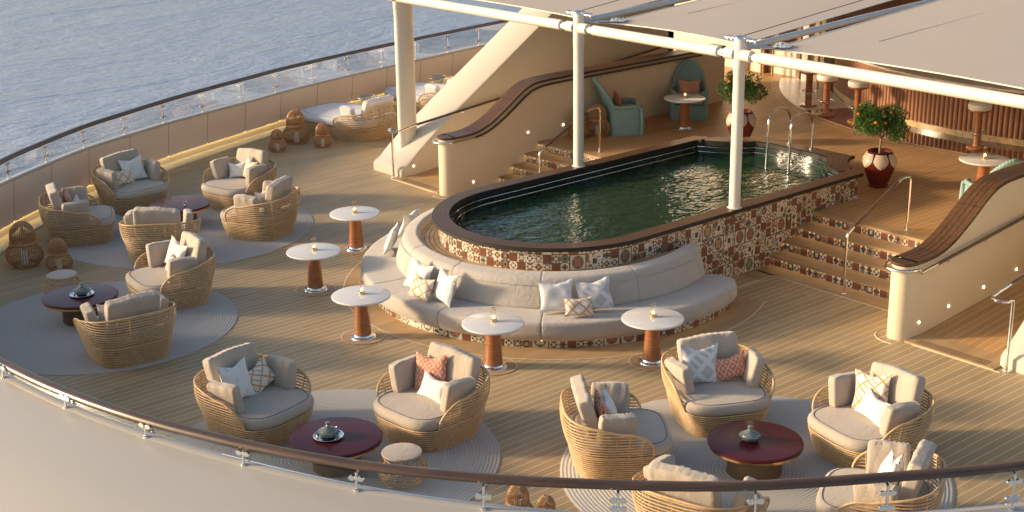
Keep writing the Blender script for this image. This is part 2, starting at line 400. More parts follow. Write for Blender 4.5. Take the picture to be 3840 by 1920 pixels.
def sail_mat():
    t = NT('sail_canvas'); v = t.coord(); n = t.noise(v, 1.0, 3); n2 = t.noise(v, 300, 2)
    t.set(t.mix(n, (.46,.40,.345), (.49,.43,.37)), .85); t.bump(n2, .1, .003)
    tl = t.n('ShaderNodeBsdfTranslucent'); tl.inputs[0].default_value = (.6,.42,.26,1); mx = t.n('ShaderNodeMixShader'); mx.inputs[0].default_value = .06
    t.link(t.bsdf.outputs[0], mx.inputs[1]); t.link(tl.outputs[0], mx.inputs[2]); t.link(mx.outputs[0], t.out.inputs[0]); return t.mat
M['sail'] = sail_mat()
M['basin'] = paint('green_basin_tile', (.012,.030,.022), .12, .3, scale=12)
# ------------------------------------------------------------------ ship outline
HB = [(-11.01,.9),(-10.85,2.12),(-10.53,3.45),(-10.04,4.77),(-9.45,5.95),(-8.69,7.05),(-7.85,8.0),(-6.95,8.86),(-5.75,9.70),(-4.6,10.41),(-3.35,10.99),
      (-2.11,11.54),(-.85,12.0),(.49,12.45),(1.76,12.87),(4.4,13.5),(7.05,14.0),(10.32,14.54),(16,15.3),(24,16.0)]
CTRL = [(x,-y) for x, y in HB[::-1]] + [(-11.06,0)] + HB
def catmull(P, k=8):
    out = []
    for i in range(len(P)-1):
        p0 = P[max(i-1,0)]; p1 = P[i]; p2 = P[i+1]; p3 = P[min(i+2,len(P)-1)]
        for j in range(k):
            t = j/k
            out.append(tuple(.5*((2*b)+(-a+c)*t+(2*a-5*b+4*c-d)*t*t+(-a+3*b-3*c+d)*t**3) for a,b,c,d in zip(p0,p1,p2,p3)))
    out.append(P[-1]); return out
CUR = catmull(CTRL)
SL = [0.0]
for a, b in zip(CUR, CUR[1:]): SL.append(SL[-1]+hypot(b[0]-a[0], b[1]-a[1]))
def at(s):
    s = min(max(s, 0), SL[-1]-1e-6)
    import bisect
    i = max(0, bisect.bisect_right(SL, s)-1); i = min(i, len(CUR)-2)
    t = (s-SL[i])/(SL[i+1]-SL[i]); a, b = CUR[i], CUR[i+1]
    a0 = CUR[max(i-1,0)]; b0 = CUR[min(i+2,len(CUR)-1)]
    d0 = Vector((b[0]-a0[0], b[1]-a0[1])).normalized(); d1 = Vector((b0[0]-a[0], b0[1]-a[1])).normalized()
    d = (d0*(1-t)+d1*t).normalized()
    return Vector((a[0]+(b[0]-a[0])*t, a[1]+(b[1]-a[1])*t)), Vector((-d.y, d.x))   # point, outward normal
def s_near(x, y): return min(range(len(CUR)), key=lambda i: (CUR[i][0]-x)**2+(CUR[i][1]-y)**2)
def ztop(x):
    P = [(-11.1,1.33),(-10.6,1.30),(-9.8,1.24),(-9.2,1.19),(-6.8,1.05),(-4.6,1.02),(.5,.92),(8,.90),(30,.90)]
    for (a,za),(b,zb) in zip(P, P[1:]):
        if x <= b: return za+(zb-za)*(x-a)/(b-a)
    return .9
def off(s, d, z):
    p, n = at(s); q = p+n*d; return (q.x, q.y, z)
N_ = 220; SS = [SL[-1]*i/N_ for i in range(N_+1)]
RZ = 1.45
# sea
mb = MB(); mb.add([(-4000,-4000,-14),(4000,-4000,-14),(4000,4000,-14),(-4000,4000,-14)], [(0,1,2,3)]); tag(mb.build('sea', M['sea'], smooth=None), kind='structure')
# hull side outside the bulwark: broad and flat towards the stern, steep along the port side
rows = [[] for _ in range(9)]
for s in SS:
    p, n = at(s); k = 1.0 if p.y < .5 else max(.16, 1-(p.y-.5)/5.5)
    zt = ztop(p.x)
    for i, (d, dz) in enumerate([(.10,-.012),(.16,-.02),(.9,-.10),(1.8,-.34),(2.7,-.80),(3.6,-1.6),(4.3,-2.8),(4.8,-5.0),(5.0,-16)]):
        dd = .10+(d-.10)*k; q = p+n*dd; rows[i].append((q.x, q.y, zt+dz if k > .9 or i < 2 else zt+dz*(1 if i > 6 else 1.4+1.5*(1-k))))
mb = MB(); mb.grid(rows); tag(mb.build('hull', M['hull'], smooth=60), kind='structure')
# lower deck
poly = [off(s, .12, 0)[:2] for s in SS if at(s)[0].x < 5.5]
mb = MB(); mb.add([(x,y,0) for x,y in poly], [tuple(range(len(poly)))]); tag(mb.build('lower_deck', M['deck'], smooth=None), kind='structure')
# port side deck further forward
mb = MB(); poly = [(5.0,8.2)]+[off(s,.12,0)[:2] for s in SS if at(s)[0].x > 5.0 and at(s)[0].y > 0]+[(24,8.2)]
mb.add([(x,y,-.003) for x,y in poly], [tuple(range(len(poly)))]); tag(mb.build('side_deck', M['deck'], smooth=None), kind='structure')
# bulwark: inner panels, cap, cove ledge
bw = thing('bulwark', 'curved cream bulwark of seamed panels all round the deck edge below the glass railing', 'wall')
mb = MB(); step = 1.31; k = 0; s0 = SL[s_near(-5.70,9.72)] % step
edges = [0]+[s0+i*step for i in range(int(SL[-1]/step)+1)]
for a, b in zip(edges, edges[1:]):
    a2, b2 = a+.006, b-.006; lo = []; hi = []
    for i in range(5):
        s = a2+(b2-a2)*i/4; x = at(s)[0].x; lo.append(off(s, .06, .20)); hi.append(off(s, -.035, ztop(x)-.03))
    mb.grid([lo, hi])
mb.build('inner_panel', M['panel'], bw)
mb = MB(); mb.grid([[off(s,.095,.18) for s in SS], [off(s,.02,ztop(at(s)[0].x)-.06) for s in SS]]); mb.build('backing', M['teakline'], bw)
mb = MB(); mb.grid([[off(s,.10,.0) for s in SS], [off(s,.097,.20) for s in SS]]); mb.build('recess', M['cream'], bw)
mb = MB(); mb.grid([[off(s, d, ztop(at(s)[0].x)+dz) for s in SS] for d, dz in ((-.035,-.05),(-.05,-.035),(-.05,-.01),(-.035,0),(.07,0),(.10,-.012))]); mb.build('cap', M['hull'], bw, smooth=50)
mb = MB(); mb.grid([[off(s,d,z) for s in SS] for d, z in ((-.26,.0),(-.26,.03),(.1,.03))]); mb.build('waterway_ledge', M['cream'], bw)
mb = MB(); mb.grid([[off(s,d,z) for s in SS] for d, z in ((.062,.199),(.09,.199))]); mb.build('cove_light', M['ledy'], bw)
# glass railing
rl = thing('glass_railing', 'teak topped glass railing on chrome stanchions running round the stern on the bulwark', 'railing')
mb = MB(); prof = [(cos(a)*.070, sin(a)*.041+(.008 if sin(a) > 0 else 0)) for a in [2*pi*j/14 for j in range(14)]]
rows = []
for dx, dz in prof+[prof[0]]: rows.append([off(s, dx, RZ+dz) for s in SS])
mb.grid(rows); mb.build('handrail', M['teakrail'], rl, smooth=60)
sn = SL[s_near(-8.69,-7.05)]; sf = SL[s_near(-5.74,9.69)]
stan = sorted(set([sn+1.325*i for i in range(-8, 6)]+[sf+1.30*i for i in range(-3, 14)]))
stan = [s for s in stan if s > 12]
def clamp_mb(s, z, zt):
    p, n = at(s); t = Vector((-n.y, n.x)); c = Vector((p.x+n.x*.075, p.y+n.y*.075, z)); mb = MB()
    for sg in (-1, 1):
        q = c+Vector((t.x,t.y,0))*sg*.046
        ring = []
        for d in (-.012, .016):
            ring.append([(q.x+n.x*d+t.x*cos(a)*.040, q.y+n.y*d+t.y*cos(a)*.040, q.z+sin(a)*.027) for a in [2*pi*j/12 for j in range(12)]])
        o = len(mb.v); mb.grid(ring, True); mb.f += [tuple(o+j for j in range(12)), tuple(o+12+j for j in range(12))[::-1]]; mb.m += [0,0]; mb.uv += [None,None]
    return mb
for s in stan:
    p, n = at(s); zt = ztop(p.x); q = p+n*.075
    mb = MB(); mb.tube([(q.x,q.y,zt-.02),(q.x,q.y,RZ-.05),(p.x,p.y,RZ-.02)], .015, 8); mb.lathe([(.03,zt-.015),(.03,zt+.012),(.018,zt+.016)], 12, (q.x,q.y,0))
    st = mb.build('stanchion', M['chrome'], rl)
    zs = [zt+.12, RZ-.13] if RZ-zt > .32 else [zt+.13]
    for z in zs: clamp_mb(s, z, zt).build('glass_clamp', M['chrome'], st)
allst = stan
for a, b in zip(allst, allst[1:]):
    if b-a > 2.0: b_ = [a+(b-a)*i/max(1,round((b-a)/1.4)) for i in range(max(1,round((b-a)/1.4))+1)]
    else: b_ = [a, b]
    for c0, c1 in zip(b_, b_[1:]):
        mb = MB(); ss = [c0+.025+(c1-c0-.05)*i/6 for i in range(7)]
        f = [[off(s, .02, ztop(at(s)[0].x)+.035) for s in ss], [off(s, .02, RZ-.06) for s in ss]]
        g = [[off(s, .03, ztop(at(s)[0].x)+.035) for s in ss], [off(s, .03, RZ-.06) for s in ss]]
        mb.grid([f[0], f[1], g[1], g[0], f[0]]); mb.build('glass_pane', M['glass'], rl)
for sg in (-1, 1):
    mb = MB(); mb.tube([off(s,.025,ztop(at(s)[0].x)+.028) for s in SS if at(s)[0].x > -10.2 and at(s)[0].y*sg > 0], .005, 6); mb.build('bottom_channel', M['chrome'], rl)

# ------------------------------------------------------------------ pool geometry
PX = -1.3; UD = .74
def arc(cx, cy, r, a0, a1, n): return [(cx+r*cos(radians(a0+(a1-a0)*i/n)), cy+r*sin(radians(a0+(a1-a0)*i/n))) for i in range(n+1)]
def pool_outline(r, fx, notch, nr):
    # aft half circle, straight sides, forward corners cut back round the tree pots
    P = arc(PX, 0, r, 90, 270, 40)
    P += [(x, -r) for x in (-.6, .3, 1.2, 2.1, 3.0, 3.7)]
    P += [(4.38,-r)]
    P += [(4.44,-r+.33)]+arc(5.45,-r-.05, nr, 148, 98, 8)
    P += [(fx,-notch)]
    P += [(fx, y) for y in (-.5, 0, .5)]
    Q = [(x,-y) for x, y in P[41:-3]]
    return P+Q[::-1][0:]
OUT = pool_outline(2.03, 5.28, 1.1, .95); 
def pool_inner(r):
    P = arc(PX, 0, r, 90, 270, 40)+[(x,-r) for x in (-.6,.3,1.2,2.1,3.0,3.7)]
    P += [(4.08,-r)]+[(4.12,-r+.10)]+arc(5.5,-2.12, 1.42, 164, 118, 8)+[(4.92,-.55)]
    P += [(4.92,y) for y in (-.3,0,.3)]
    Q = [(x,-y) for x, y in P[41:-3]]
    return P+Q[::-1]
INN = pool_inner(1.73)
def resample(P, n):
    Q = P+[P[0]]; L = [0]
    for a, b in zip(Q, Q[1:]): L.append(L[-1]+hypot(b[0]-a[0], b[1]-a[1]))
    out = []; j = 0
    for i in range(n):
        s = L[-1]*i/n
        while L[j+1] < s: j += 1
        t = (s-L[j])/max(1e-9, L[j+1]-L[j]); out.append((Q[j][0]+(Q[j+1][0]-Q[j][0])*t, Q[j][1]+(Q[j+1][1]-Q[j][1])*t))
    return out
def inset(P, d):
    out = []; n = len(P)
    for i in range(n):
        a = Vector(P[i-1]); b = Vector(P[(i+1) % n]); t = (b-a).normalized(); nn = Vector((-t.y, t.x)); out.append((P[i][0]+nn.x*d, P[i][1]+nn.y*d))
    return out
pool = thing('swimming_pool', 'raised oval pool with dark teak rim and patterned stone mosaic sides', 'pool')
wl = inset(OUT, .10)     # outline runs counter-clockwise so inset goes inwards
Q = wl+[wl[0]]; L = [0]
for a, b in zip(Q, Q[1:]): L.append(L[-1]+hypot(b[0]-a[0], b[1]-a[1]))
mb = MB(); zr = [0, .3, .6, .9, 1.15]
mb.grid([[(x,y,z) for x,y in Q] for z in zr], uv=[[(l, z) for l in L] for z in zr]); mb.build('mosaic_wall', M['mosaic'], pool, smooth=30)
# teak rim: strakes that follow the outline, separated by dark seams
def between(A, B, t): return [(a[0]+(b[0]-a[0])*t, a[1]+(b[1]-a[1])*t) for a, b in zip(A, B)]
n_o = len(OUT); assert len(INN) == n_o, (len(INN), n_o)
mb = MB(); N = 4
mb.grid([[(x,y,z) for x,y in R+[R[0]]] for R, z in ((OUT,1.15),(OUT,1.195),(between(OUT,INN,.04),1.206),(between(OUT,INN,.96),1.206),(INN,1.195),(INN,1.12))], m=0)
for i in range(N):
    t0, t1 = .05+i*.9/N+.008, .05+(i+1)*.9/N-.008
    A, B = between(OUT, INN, t0), between(OUT, INN, t1)
    mb.grid([[(x,y,1.211) for x,y in R+[R[0]]] for R in (A,B)], m=1)
mb.grid([[(x,y,1.15) for x,y in R+[R[0]]] for R in (OUT, wl)], m=1)
mb.build('teak_rim', [M['teakline'], M['teak']], pool, smooth=30)
mb = MB(); li = inset(OUT, .085)
mb.grid([[(x,y,z) for x,y in R+[R[0]]] for R, z in ((li,1.128),(li,1.142))]); mb.build('rim_light', M['led'], pool)
mb = MB(); rows = [[(x,y,1.12) for x,y in INN], [(x,y,1.09) for x,y in INN]]
I2 = inset(INN, .05); I3 = inset(INN, .09)
rows += [[(x,y,1.085) for x,y in I2], [(x,y,1.0) for x,y in I2], [(x,y,.995) for x,y in I3], [(x,y,.4) for x,y in I3]]
mb.grid([r+[r[0]] for r in rows]); mb.build('basin', M['basin'], pool)
for z, I in ((1.092, inset(INN,.03)), (1.003, inset(INN,.07))):
    mb = MB(); mb.tube([(x,y,z) for x,y in I], .006, 6, True); mb.build('edge_trim', M['chrome'], pool)
W_ = inset(INN, .085); mb = MB(); mb.add([(x,y,.945) for x,y in W_], [tuple(range(len(W_)))]); tag(mb.build('pool_water', M['pool'], smooth=None), kind='structure')
# ------------------------------------------------------------------ upper deck, stairs
def inside_cut():
    return None
UX = 3.05
mb = MB()
OI = inset(OUT, .06)
# the upper deck sheet with the pool cut out: two side strips and a forward field
iF = [p for p in OI if p[0] > UX and p[1] < 0]; iP = [p for p in OI if p[0] > UX and p[1] > 0]
star = [(UX,-5.26)]+[(30,-5.26)]+[(30,0)]+[(5.2,0)]+sorted([p for p in iF], key=lambda p: -OI.index(p))+[(UX,-1.97)]
def cw(poly, z): mb.add([(x,y,z) for x,y in poly], [tuple(range(len(poly)))])
st_ = [p for p in OI[41:] if p[0] > UX and p[1] <= 0]          # from aft to forward along starboard
poly = [(UX,-1.97)]+st_+[(30,0),(30,-12),(9.2,-12),(9.2,-5.26),(UX,-5.26)]
cw(poly, UD); cw([(x,-y) for x, y in poly][::-1], UD)
o = mb.build('upper_deck', M['udeck'], smooth=None, recalc=False)
for p in o.data.polygons: pass
o.data.flip_normals() if o.data.polygons[0].normal.z < 0 else None
tag(o, kind='structure')
mb = MB(); 
for sg in (-1, 1):     # plain margin at the top step
    a, b = sorted((sg*1.96, sg*5.24)); mb.box(UX-.03, UX+.30, a, b, UD-.04, UD+.005)
tag(mb.build('upper_deck_margin', M['tread'], smooth=None), kind='structure')
for sg, side in ((-1, 'starboard flight of mosaic fronted teak steps beside the long tiled pool wall'), (1, 'port flight of mosaic fronted teak steps below the two teal wicker armchairs')):
    st = thing('staircase', side, 'stairs', (0,0,0))
    y0, y1 = sorted((sg*1.925, sg*5.25))
    xs = [1.95, 2.30, 2.67, UX]; rise = UD/4
    for i in range(4):
        x = xs[i]; z0, z1 = i*rise, (i+1)*rise
        mb = MB(); ya, yb = y0, y1
        mb.add([(x+.03,ya,z0),(x+.03,yb,z0),(x+.03,yb,z1-.035),(x+.03,ya,z1-.035)], [(0,3,2,1)], [[(ya+i*.27,.005),(ya+i*.27,.13),(yb+i*.27,.13),(yb+i*.27,.005)]])
        mb.build('riser', M['mosaic'], st, smooth=None)
        if i < 3:
            mb = MB(); mb.box(x-.01, xs[i+1]+.05, ya+.003, yb-.003, z1-.04, z1); mb.build('tread', M['tread'], st)
        mb = MB(); mb.box(x+.004, x+.026, ya+.02, yb-.02, z1-.0425, z1-.041); mb.build('nosing_light', M['led'], st)
    tag(st, side, 'stairs', 'steps up to the pool deck')
# step handrails (chrome posts, teak grip)
def bend(P, k=6, r=.1):
    out = [Vector(P[0])]
    for i in range(1, len(P)-1):
        a, b, c = Vector(P[i-1]), Vector(P[i]), Vector(P[i+1]); rr = min(r, (a-b).length*.45, (c-b).length*.45)
        p = b+(a-b).normalized()*rr; q = b+(c-b).normalized()*rr
        for j in range(k+1):
            t = j/k; out.append(p*(1-t)**2+b*2*t*(1-t)+q*t*t)
    out.append(Vector(P[-1])); return out
for sg, lab in ((-1, 'chrome and teak handrail on the nearer starboard steps'), (1, 'chrome and teak handrail on the far port steps beside the pool')):
    y = 3.70*sg; hr = thing('step_handrail', lab, 'handrail', (0,0,0), 0, 'handrails in the middle of the steps')
    a, b = (1.68,y,0), (1.68,y,1.02); c = (3.08,y,1.68); d = (3.34,y,1.68); e = (3.34,y,UD)
    g1 = Vector(b).lerp(Vector(c), .12); g2 = Vector(b).lerp(Vector(c), .93)
    mb = MB(); mb.tube(bend([a,b,g1], r=.12), .021, 10); mb.lathe([(.045,0),(.045,.01),(.024,.014)], 14, a); mb.build('post', M['chrome'], hr)
    mb = MB(); mb.tube(bend([g2,c,d,e], r=.14), .021, 10); mb.lathe([(.045,0),(.045,.01),(.024,.014)], 14, e); mb.build('post', M['chrome'], hr)
    mb = MB(); mb.tube([g1,g2], .026, 10); mb.build('grip', M['teakrail'], hr)
# ------------------------------------------------------------------ cheek walls with teak caps
CAPZ = [(.42,1.215),(1.0,1.215),(1.25,1.225),(1.5,1.275),(1.75,1.375),(2.0,1.51),(2.3,1.70),(2.55,1.87),(2.75,1.97),(2.98,2.03),(3.3,2.05),(4,2.05),(9.0,2.05)]
def capz(x):
    for (a,za),(b,zb) in zip(CAPZ, CAPZ[1:]):
        if x <= b: return za+(zb-za)*(max(x,a)-a)/(b-a)
    return 2.05
def ramp_z(x): return max(0, min(UD, (x-.9)*.086))
XS = [.5,.8,1.0,1.15,1.3,1.45,1.6,1.75,1.9,2.05,2.2,2.35,2.5,2.65,2.8,2.95,3.1,3.4,4,5,6,7,8,8.9]
def wallpoly(hw, x0):        # plan half-width hw with a round nose
    nose = [(x0+hw-hw*cos(a), hw*sin(a)) for a in [pi/2*j/6 for j in range(7)]]
    return nose
for sg, lab in ((-1, 'starboard cream stair wall with curved teak cap at the right of the steps'), (1, 'port cream stair wall with curved teak cap behind the pool steps')):
    cy = 5.425*sg; cwl = thing('stair_wall', lab, 'wall', (0,0,0), 0, 'stair walls with teak caps'); hw = .185; x0 = .56
    mb = MB(); cols = [(x0+hw-hw*cos(a), hw*sin(a)) for a in [-pi/2+pi*j/12 for j in range(13)]]
    # closed ring of plan points: along one side, round the nose, back along the other
    right = [(x, -hw) for x in XS[::-1] if x > x0+hw]; left = [(x, hw) for x in XS if x > x0+hw]
    ring = right+[(x, y) for x, y in cols]+left
    mb.grid([[(x, cy+y, -.01) for x,y in ring], [(x, cy+y, .5) for x,y in ring], [(x, cy+y, capz(x)-.05) for x,y in ring]], True)
    mb.build('wall', M['cream'], cwl, smooth=40)
    # cap
    mb = MB(); ch = hw+.03
    capx = [x for x in XS if x > x0+.12]
    nose = [(x0-.03+ch-ch*cos(a), ch*sin(a)) for a in [-pi/2+pi*j/12 for j in range(13)]]
    rg = [(x,-ch) for x in capx[::-1]]+nose+[(x, ch) for x in capx]
    def shr(k): return [(x+(.0 if abs(y) > ch*.99 and x > x0+ch else 0)+ (x0+ch-x)*(1-k) if x < x0+ch-.03 else x, y*k) for x,y in rg]
    mb.grid([[(x,cy+y,capz(x)+dz) for x,y in r] for r, dz in ((shr(.97),-.05),(rg,-.035),(rg,-.008),(shr(.95),.0))], True, m=0)
    mb.grid([[(x, cy+y*.95, capz(x)) for x in capx] for y in (-ch, ch)], m=0)
    nz = [(x0-.03+ch-ch*.95*cos(a), ch*.95*sin(a)) for a in [-pi/2+pi*j/12 for j in range(13)]]
    mb.add([(x,cy+y,capz(x)) for x,y in nz], [tuple(range(13))], m=0)
    for q in (-.092, 0, .092):
        mb.grid([[(x,cy+q+d,capz(x)+.003) for x in [x0+.05]+capx] for d in (-.004,.004)], m=1)
    for q in (1.30, 2.35, 3.3, 5.2, 7.1): mb.grid([[(q+d,cy+y,capz(q+d)+.004) for y in (-ch*.95, ch*.95)] for d in (-.005,.005)], m=1)
    mb.build('teak_cap', [M['teak'], M['teakline']], cwl, smooth=40)
    # hand rails on both faces, joined by a chrome loop round the nose
    gz = lambda x, s: (1.08+.104*(x-1.0) if s > 0 else 1.13+max(0,capz(x-.05)-1.215)*.98)
    loop = []; yi = hw+.075
    for a in [-pi/2+pi*j/14 for j in range(15)]: loop.append((x0+hw-.02-(yi)*cos(a)*1.05, cy+sg*yi*sin(a), 1.12))
    o_in = [(x, cy-sg*yi, gz(x,-1)) for x in (.80,1.0,1.25)]; o_out = [(x, cy+sg*yi, gz(x,1)) for x in (.8,1.0,1.2)]
    mb = MB(); mb.tube([Vector(p) for p in o_in[::-1]]+[Vector(p) for p in loop]+[Vector(p) for p in o_out], .024, 10); mb.build('rail_end', M['chrome'], cwl)
    mb = MB(); mb.tube([(x, cy-sg*yi, gz(x,-1)) for x in [1.25,1.4]+[q for q in XS if 1.5 < q < 8.8]], .025, 8); mb.build('grip', M['teakrail'], cwl)
    mb = MB(); mb.tube([(x, cy+sg*yi, gz(x,1)) for x in (1.2,2,3,4,5,6,7,8,8.8)], .025, 8); mb.build('grip', M['teakrail'], cwl)
    for x in (1.5, 2.5, 3.6, 4.8, 6.0, 7.2, 8.4):
        for s in (-1, 1):
            yy = cy+sg*s*yi; yw = cy+sg*s*hw; z = gz(x, s)
            mb = MB(); mb.tube(bend([(x,yw,z-.07),(x,yy,z-.07),(x,yy,z-.02)], r=.03, k=3), .008, 6); mb.build('rail_bracket', M['chrome'], cwl)
    for x, s in ((1.25,-1),(2.75,-1),(3.75,-1),(.95,1),(1.72,1),(2.67,1),(3.6,1)):
        z = {-1: .20 if x < 2 else UD+.25, 1: ramp_z(x)+.22}[s]; yw = cy+sg*s*(hw+.004)
        mb = MB(); mb.lathe([(.0,.0),(.016,.0),(.016,.006),(.0,.006)], 12, cap=False); mb.xf(Matrix.Translation((x,yw,z)) @ Matrix.Rotation(-pi/2*sg*s,4,'X')); mb.build('step_light', M['spot'], cwl)
# ramps between stair walls and outer wings
mb = MB()
for sg in (-1, 1):
    a, b = sorted((sg*5.61, sg*7.2))
    mb.grid([[(x,a,ramp_z(x)+.004) for x in (.9,2,4,6,8,9.5,12)], [(x,b,ramp_z(x)+.004) for x in (.9,2,4,6,8,9.5,12)]])
tag(mb.build('ramp', M['udeck'], smooth=None), kind='structure')
mb = MB()
for sg in (-1, 1):
    a, b = sorted((sg*5.61, sg*7.1)); mb.box(.60, 1.16, a, b, -.02, .024)
    a, b = sorted((sg*5.80, sg*6.98))
tag(mb.build('threshold', M['deckx'], smooth=None), kind='structure')
for sg in (-1, 1):
    mb = MB(); a, b = sorted((sg*5.75, sg*6.95))
    for i in range(4): mb.box(.66+i*.045, .672+i*.045, a, b, .02, .0265)
    tag(mb.build('drain_slot', M['teakline'], smooth=None), 'dark drain slots in the teak threshold at the foot of the %s ramp' % ('near right' if sg < 0 else 'far left'), 'drain')
# caulk lines around structures, plain borders (4 mm sheets)
def ring_sheet(cx, cy, r0, r1, z, mat, name, a0=0, a1=360, n=72):
    mb = MB(); mb.grid([[(cx+r*cos(radians(a0+(a1-a0)*i/n)), cy+r*sin(radians(a0+(a1-a0)*i/n)), z) for i in range(n+1)] for r in (r0, r1)]); return mb.build(name, mat, smooth=None)
tag(ring_sheet(PX, 0, 2.9, 3.53, .004, M['deckx'], 'sofa_margin', 60, 300), kind='structure')
tag(ring_sheet(PX, 0, 3.525, 3.545, .006, M['cau'], 'margin_line', 60, 300), kind='structure')
mb = MB()
for sg in (-1, 1):
    # margin in front of the steps and its line
    y0, y1 = sorted((sg*1.93, sg*5.2)); mb.box(1.55, 2.0, y0, y1, -.01, .0045)
    mb.box(1.2, 1.6, *sorted((sg*1.93, sg*2.35)), -.01, .0045)
tag(mb.build('step_margin', M['tread'], smooth=None), kind='structure')
mb = MB()
for sg in (-1, 1):
    mb.box(1.535, 1.55, *sorted((sg*2.35, sg*5.2)), 0, .006); mb.box(.585, .60, *sorted((sg*5.75, sg*7.2)), 0, .007)
    mb.box(-.6, 1.55, *sorted((sg*2.335, sg*2.35)), 0, .006)
    P = [(1.6,sg*(5.425-.36)),(.75,sg*(5.425-.36))]+[(.75-.36*sin(a)*1.0, sg*5.425-.36*cos(a)*sg) for a in [pi*j/12 for j in range(1,8)]]
    mb.tube([(x,y,.002) for x,y in P], .008, 4)
tag(mb.build('margin_line', M['cau'], smooth=None), kind='structure')
# ------------------------------------------------------------------ outer sloping wings
WP = [(.78,0),(.78,.17),(.84,.235),(.93,.27),(1.25,.52),(1.7,.85),(2.5,1.37),(3.4,1.94),(4.2,2.45),(5.1,3.02),(6.2,3.70),(7.0,4.1),(9.1,4.25)]
for sg, lab in ((1, 'great cream wing wall sloping up behind the port column on the far side'), (-1, 'starboard wing wall whose rounded white foot stands at the right edge')):
    wg = thing('wing_wall', lab, 'wall', (0,0,0), 0, 'sloping wing walls')
    mb = MB(); ya, yb = 7.06*sg, 8.12*sg; r = .07
    up = WP
    prof = [(ya, -1, 0), (ya, 0, -r), (ya+sg*r*.3, 0, -r*.3), (ya+sg*r, 0, 0), (yb-sg*r, 0, 0), (yb-sg*r*.3, 0, -r*.3), (yb, 0, -r), (yb, -1, 0)]
    rows = []
    for y, m, dz in prof:
        rows.append([(x+(r*.9 if (abs(y-ya) < r*.2 or abs(y-yb) < r*.2) and i < 4 else (r*.25 if dz < 0 and i < 4 else 0)), y, (0 if m < 0 else max(0, z+dz if i > 0 else 0))) for i, (x,z) in enumerate(up)])
    mb.grid(rows); 
    o = len(mb.v); mb.add([(.78+r*.9 if k in (0,7) else .78+(r*.25 if k in (1,2,5,6) else 0), prof[k][0], 0) for k in range(8)], [tuple(range(8))])
    mb.build('wall', M['wing'], wg, smooth=32)
    mb = MB(); mb.box(9.1-.2, 9.1, *sorted((ya, yb)), 0, 4.1); mb.build('end_wall', M['cream'], wg)
    for x in (1.1, 3.1, 5.1):
        mb = MB(); mb.lathe([(.0,.0),(.016,.0),(.016,.006),(.0,.006)], 12, cap=False); mb.xf(Matrix.Translation((x,ya-sg*.004,ramp_z(x)+.20)) @ Matrix.Rotation(pi/2*sg,4,'X')); mb.build('step_light', M['spot'], wg)
    hr = thing('ramp_handrail', 'chrome looped handrail post and teak grip at the foot of the %s wing wall' % ('far port' if sg > 0 else 'right hand'), 'handrail', (0,0,0), 0, 'ramp handrails')
    yp = 7.24*sg; yg = 6.94*sg
    mb = MB(); loop = bend([(.70,yp,0),(.70,yp,1.06)], k=4, r=.05)
    path = [Vector((.70,yp,0)), Vector((.70,yp,1.0))]+[Vector((.70-.16*sin(a), (yp+yg)/2+(yp-yg)/2*cos(a), 1.06)) for a in [pi*j/10 for j in range(11)]]+[Vector((.85,yg,1.09)), Vector((1.12,yg,1.13))]
    mb.tube(path, .024, 10); mb.lathe([(.05,0),(.05,.012),(.026,.016)], 14, (.70,yp,0)); mb.build('post', M['chrome'], hr)
    mb = MB(); mb.tube([(x,yg,1.13+.096*(x-1.12)) for x in (1.12,3,5,7,9)], .026, 8); mb.build('grip', M['teakrail'], hr)
    for x in (2.4, 4.0, 5.6, 7.2, 8.8):
        z = 1.13+.096*(x-1.12); mb = MB(); mb.tube([(x,7.06*sg,z-.06),(x,yg,z-.06),(x,yg,z-.02)], .008, 6); mb.build('rail_bracket', M['chrome'], hr)
# ------------------------------------------------------------------ columns, tubes, sails
def column(x, y, z0, lab, rx=.095, ry=.095, name='awning_column', ztop_=4.03):
    c = thing(name, lab, 'column', (x,y,z0), 0, 'awning columns')
    h = ztop_-z0; mb = MB(); n = 28
    mb.grid([[(rx*k*cos(2*pi*j/n), ry*k*sin(2*pi*j/n), z) for j in range(n)] for k, z in ((1,0),(1,h-.95),(1.0,h-.6),(1.06,h-.58),(1.06,h-.02),(1.0,h))], True)
    mb.add([(rx*cos(2*pi*j/n), ry*sin(2*pi*j/n), h) for j in range(n)], [tuple(range(n))]); mb.build('shaft', M['white'], c)
    return c
for y, lab in ((1.885, 'white awning column standing on the far side of the pool rim'), (-1.885, 'white awning column standing on the near side of the pool rim')):
    c = column(1.03, y, 1.205, lab); mb = MB(); mb.lathe([(.125,0),(.125,.006),(.10,.010)], 28); mb.build('collar', M['white'], c)
column(1.42, 7.66, .38, 'tall oval cream column standing on the foot of the far wing wall', .235, .13, ztop_=4.05)
column(1.42, -7.66, .38, 'tall oval cream column on the starboard wing wall just outside the right edge', .26, .14, ztop_=4.05)
ty = [(7.66,1.885),(1.885,-1.885),(-1.885,-7.66)]
tl = ['white awning tube between the far oval column and the far pool column','white awning tube crossing over the pool between its two columns','white awning tube running from the near pool column out to the right edge']
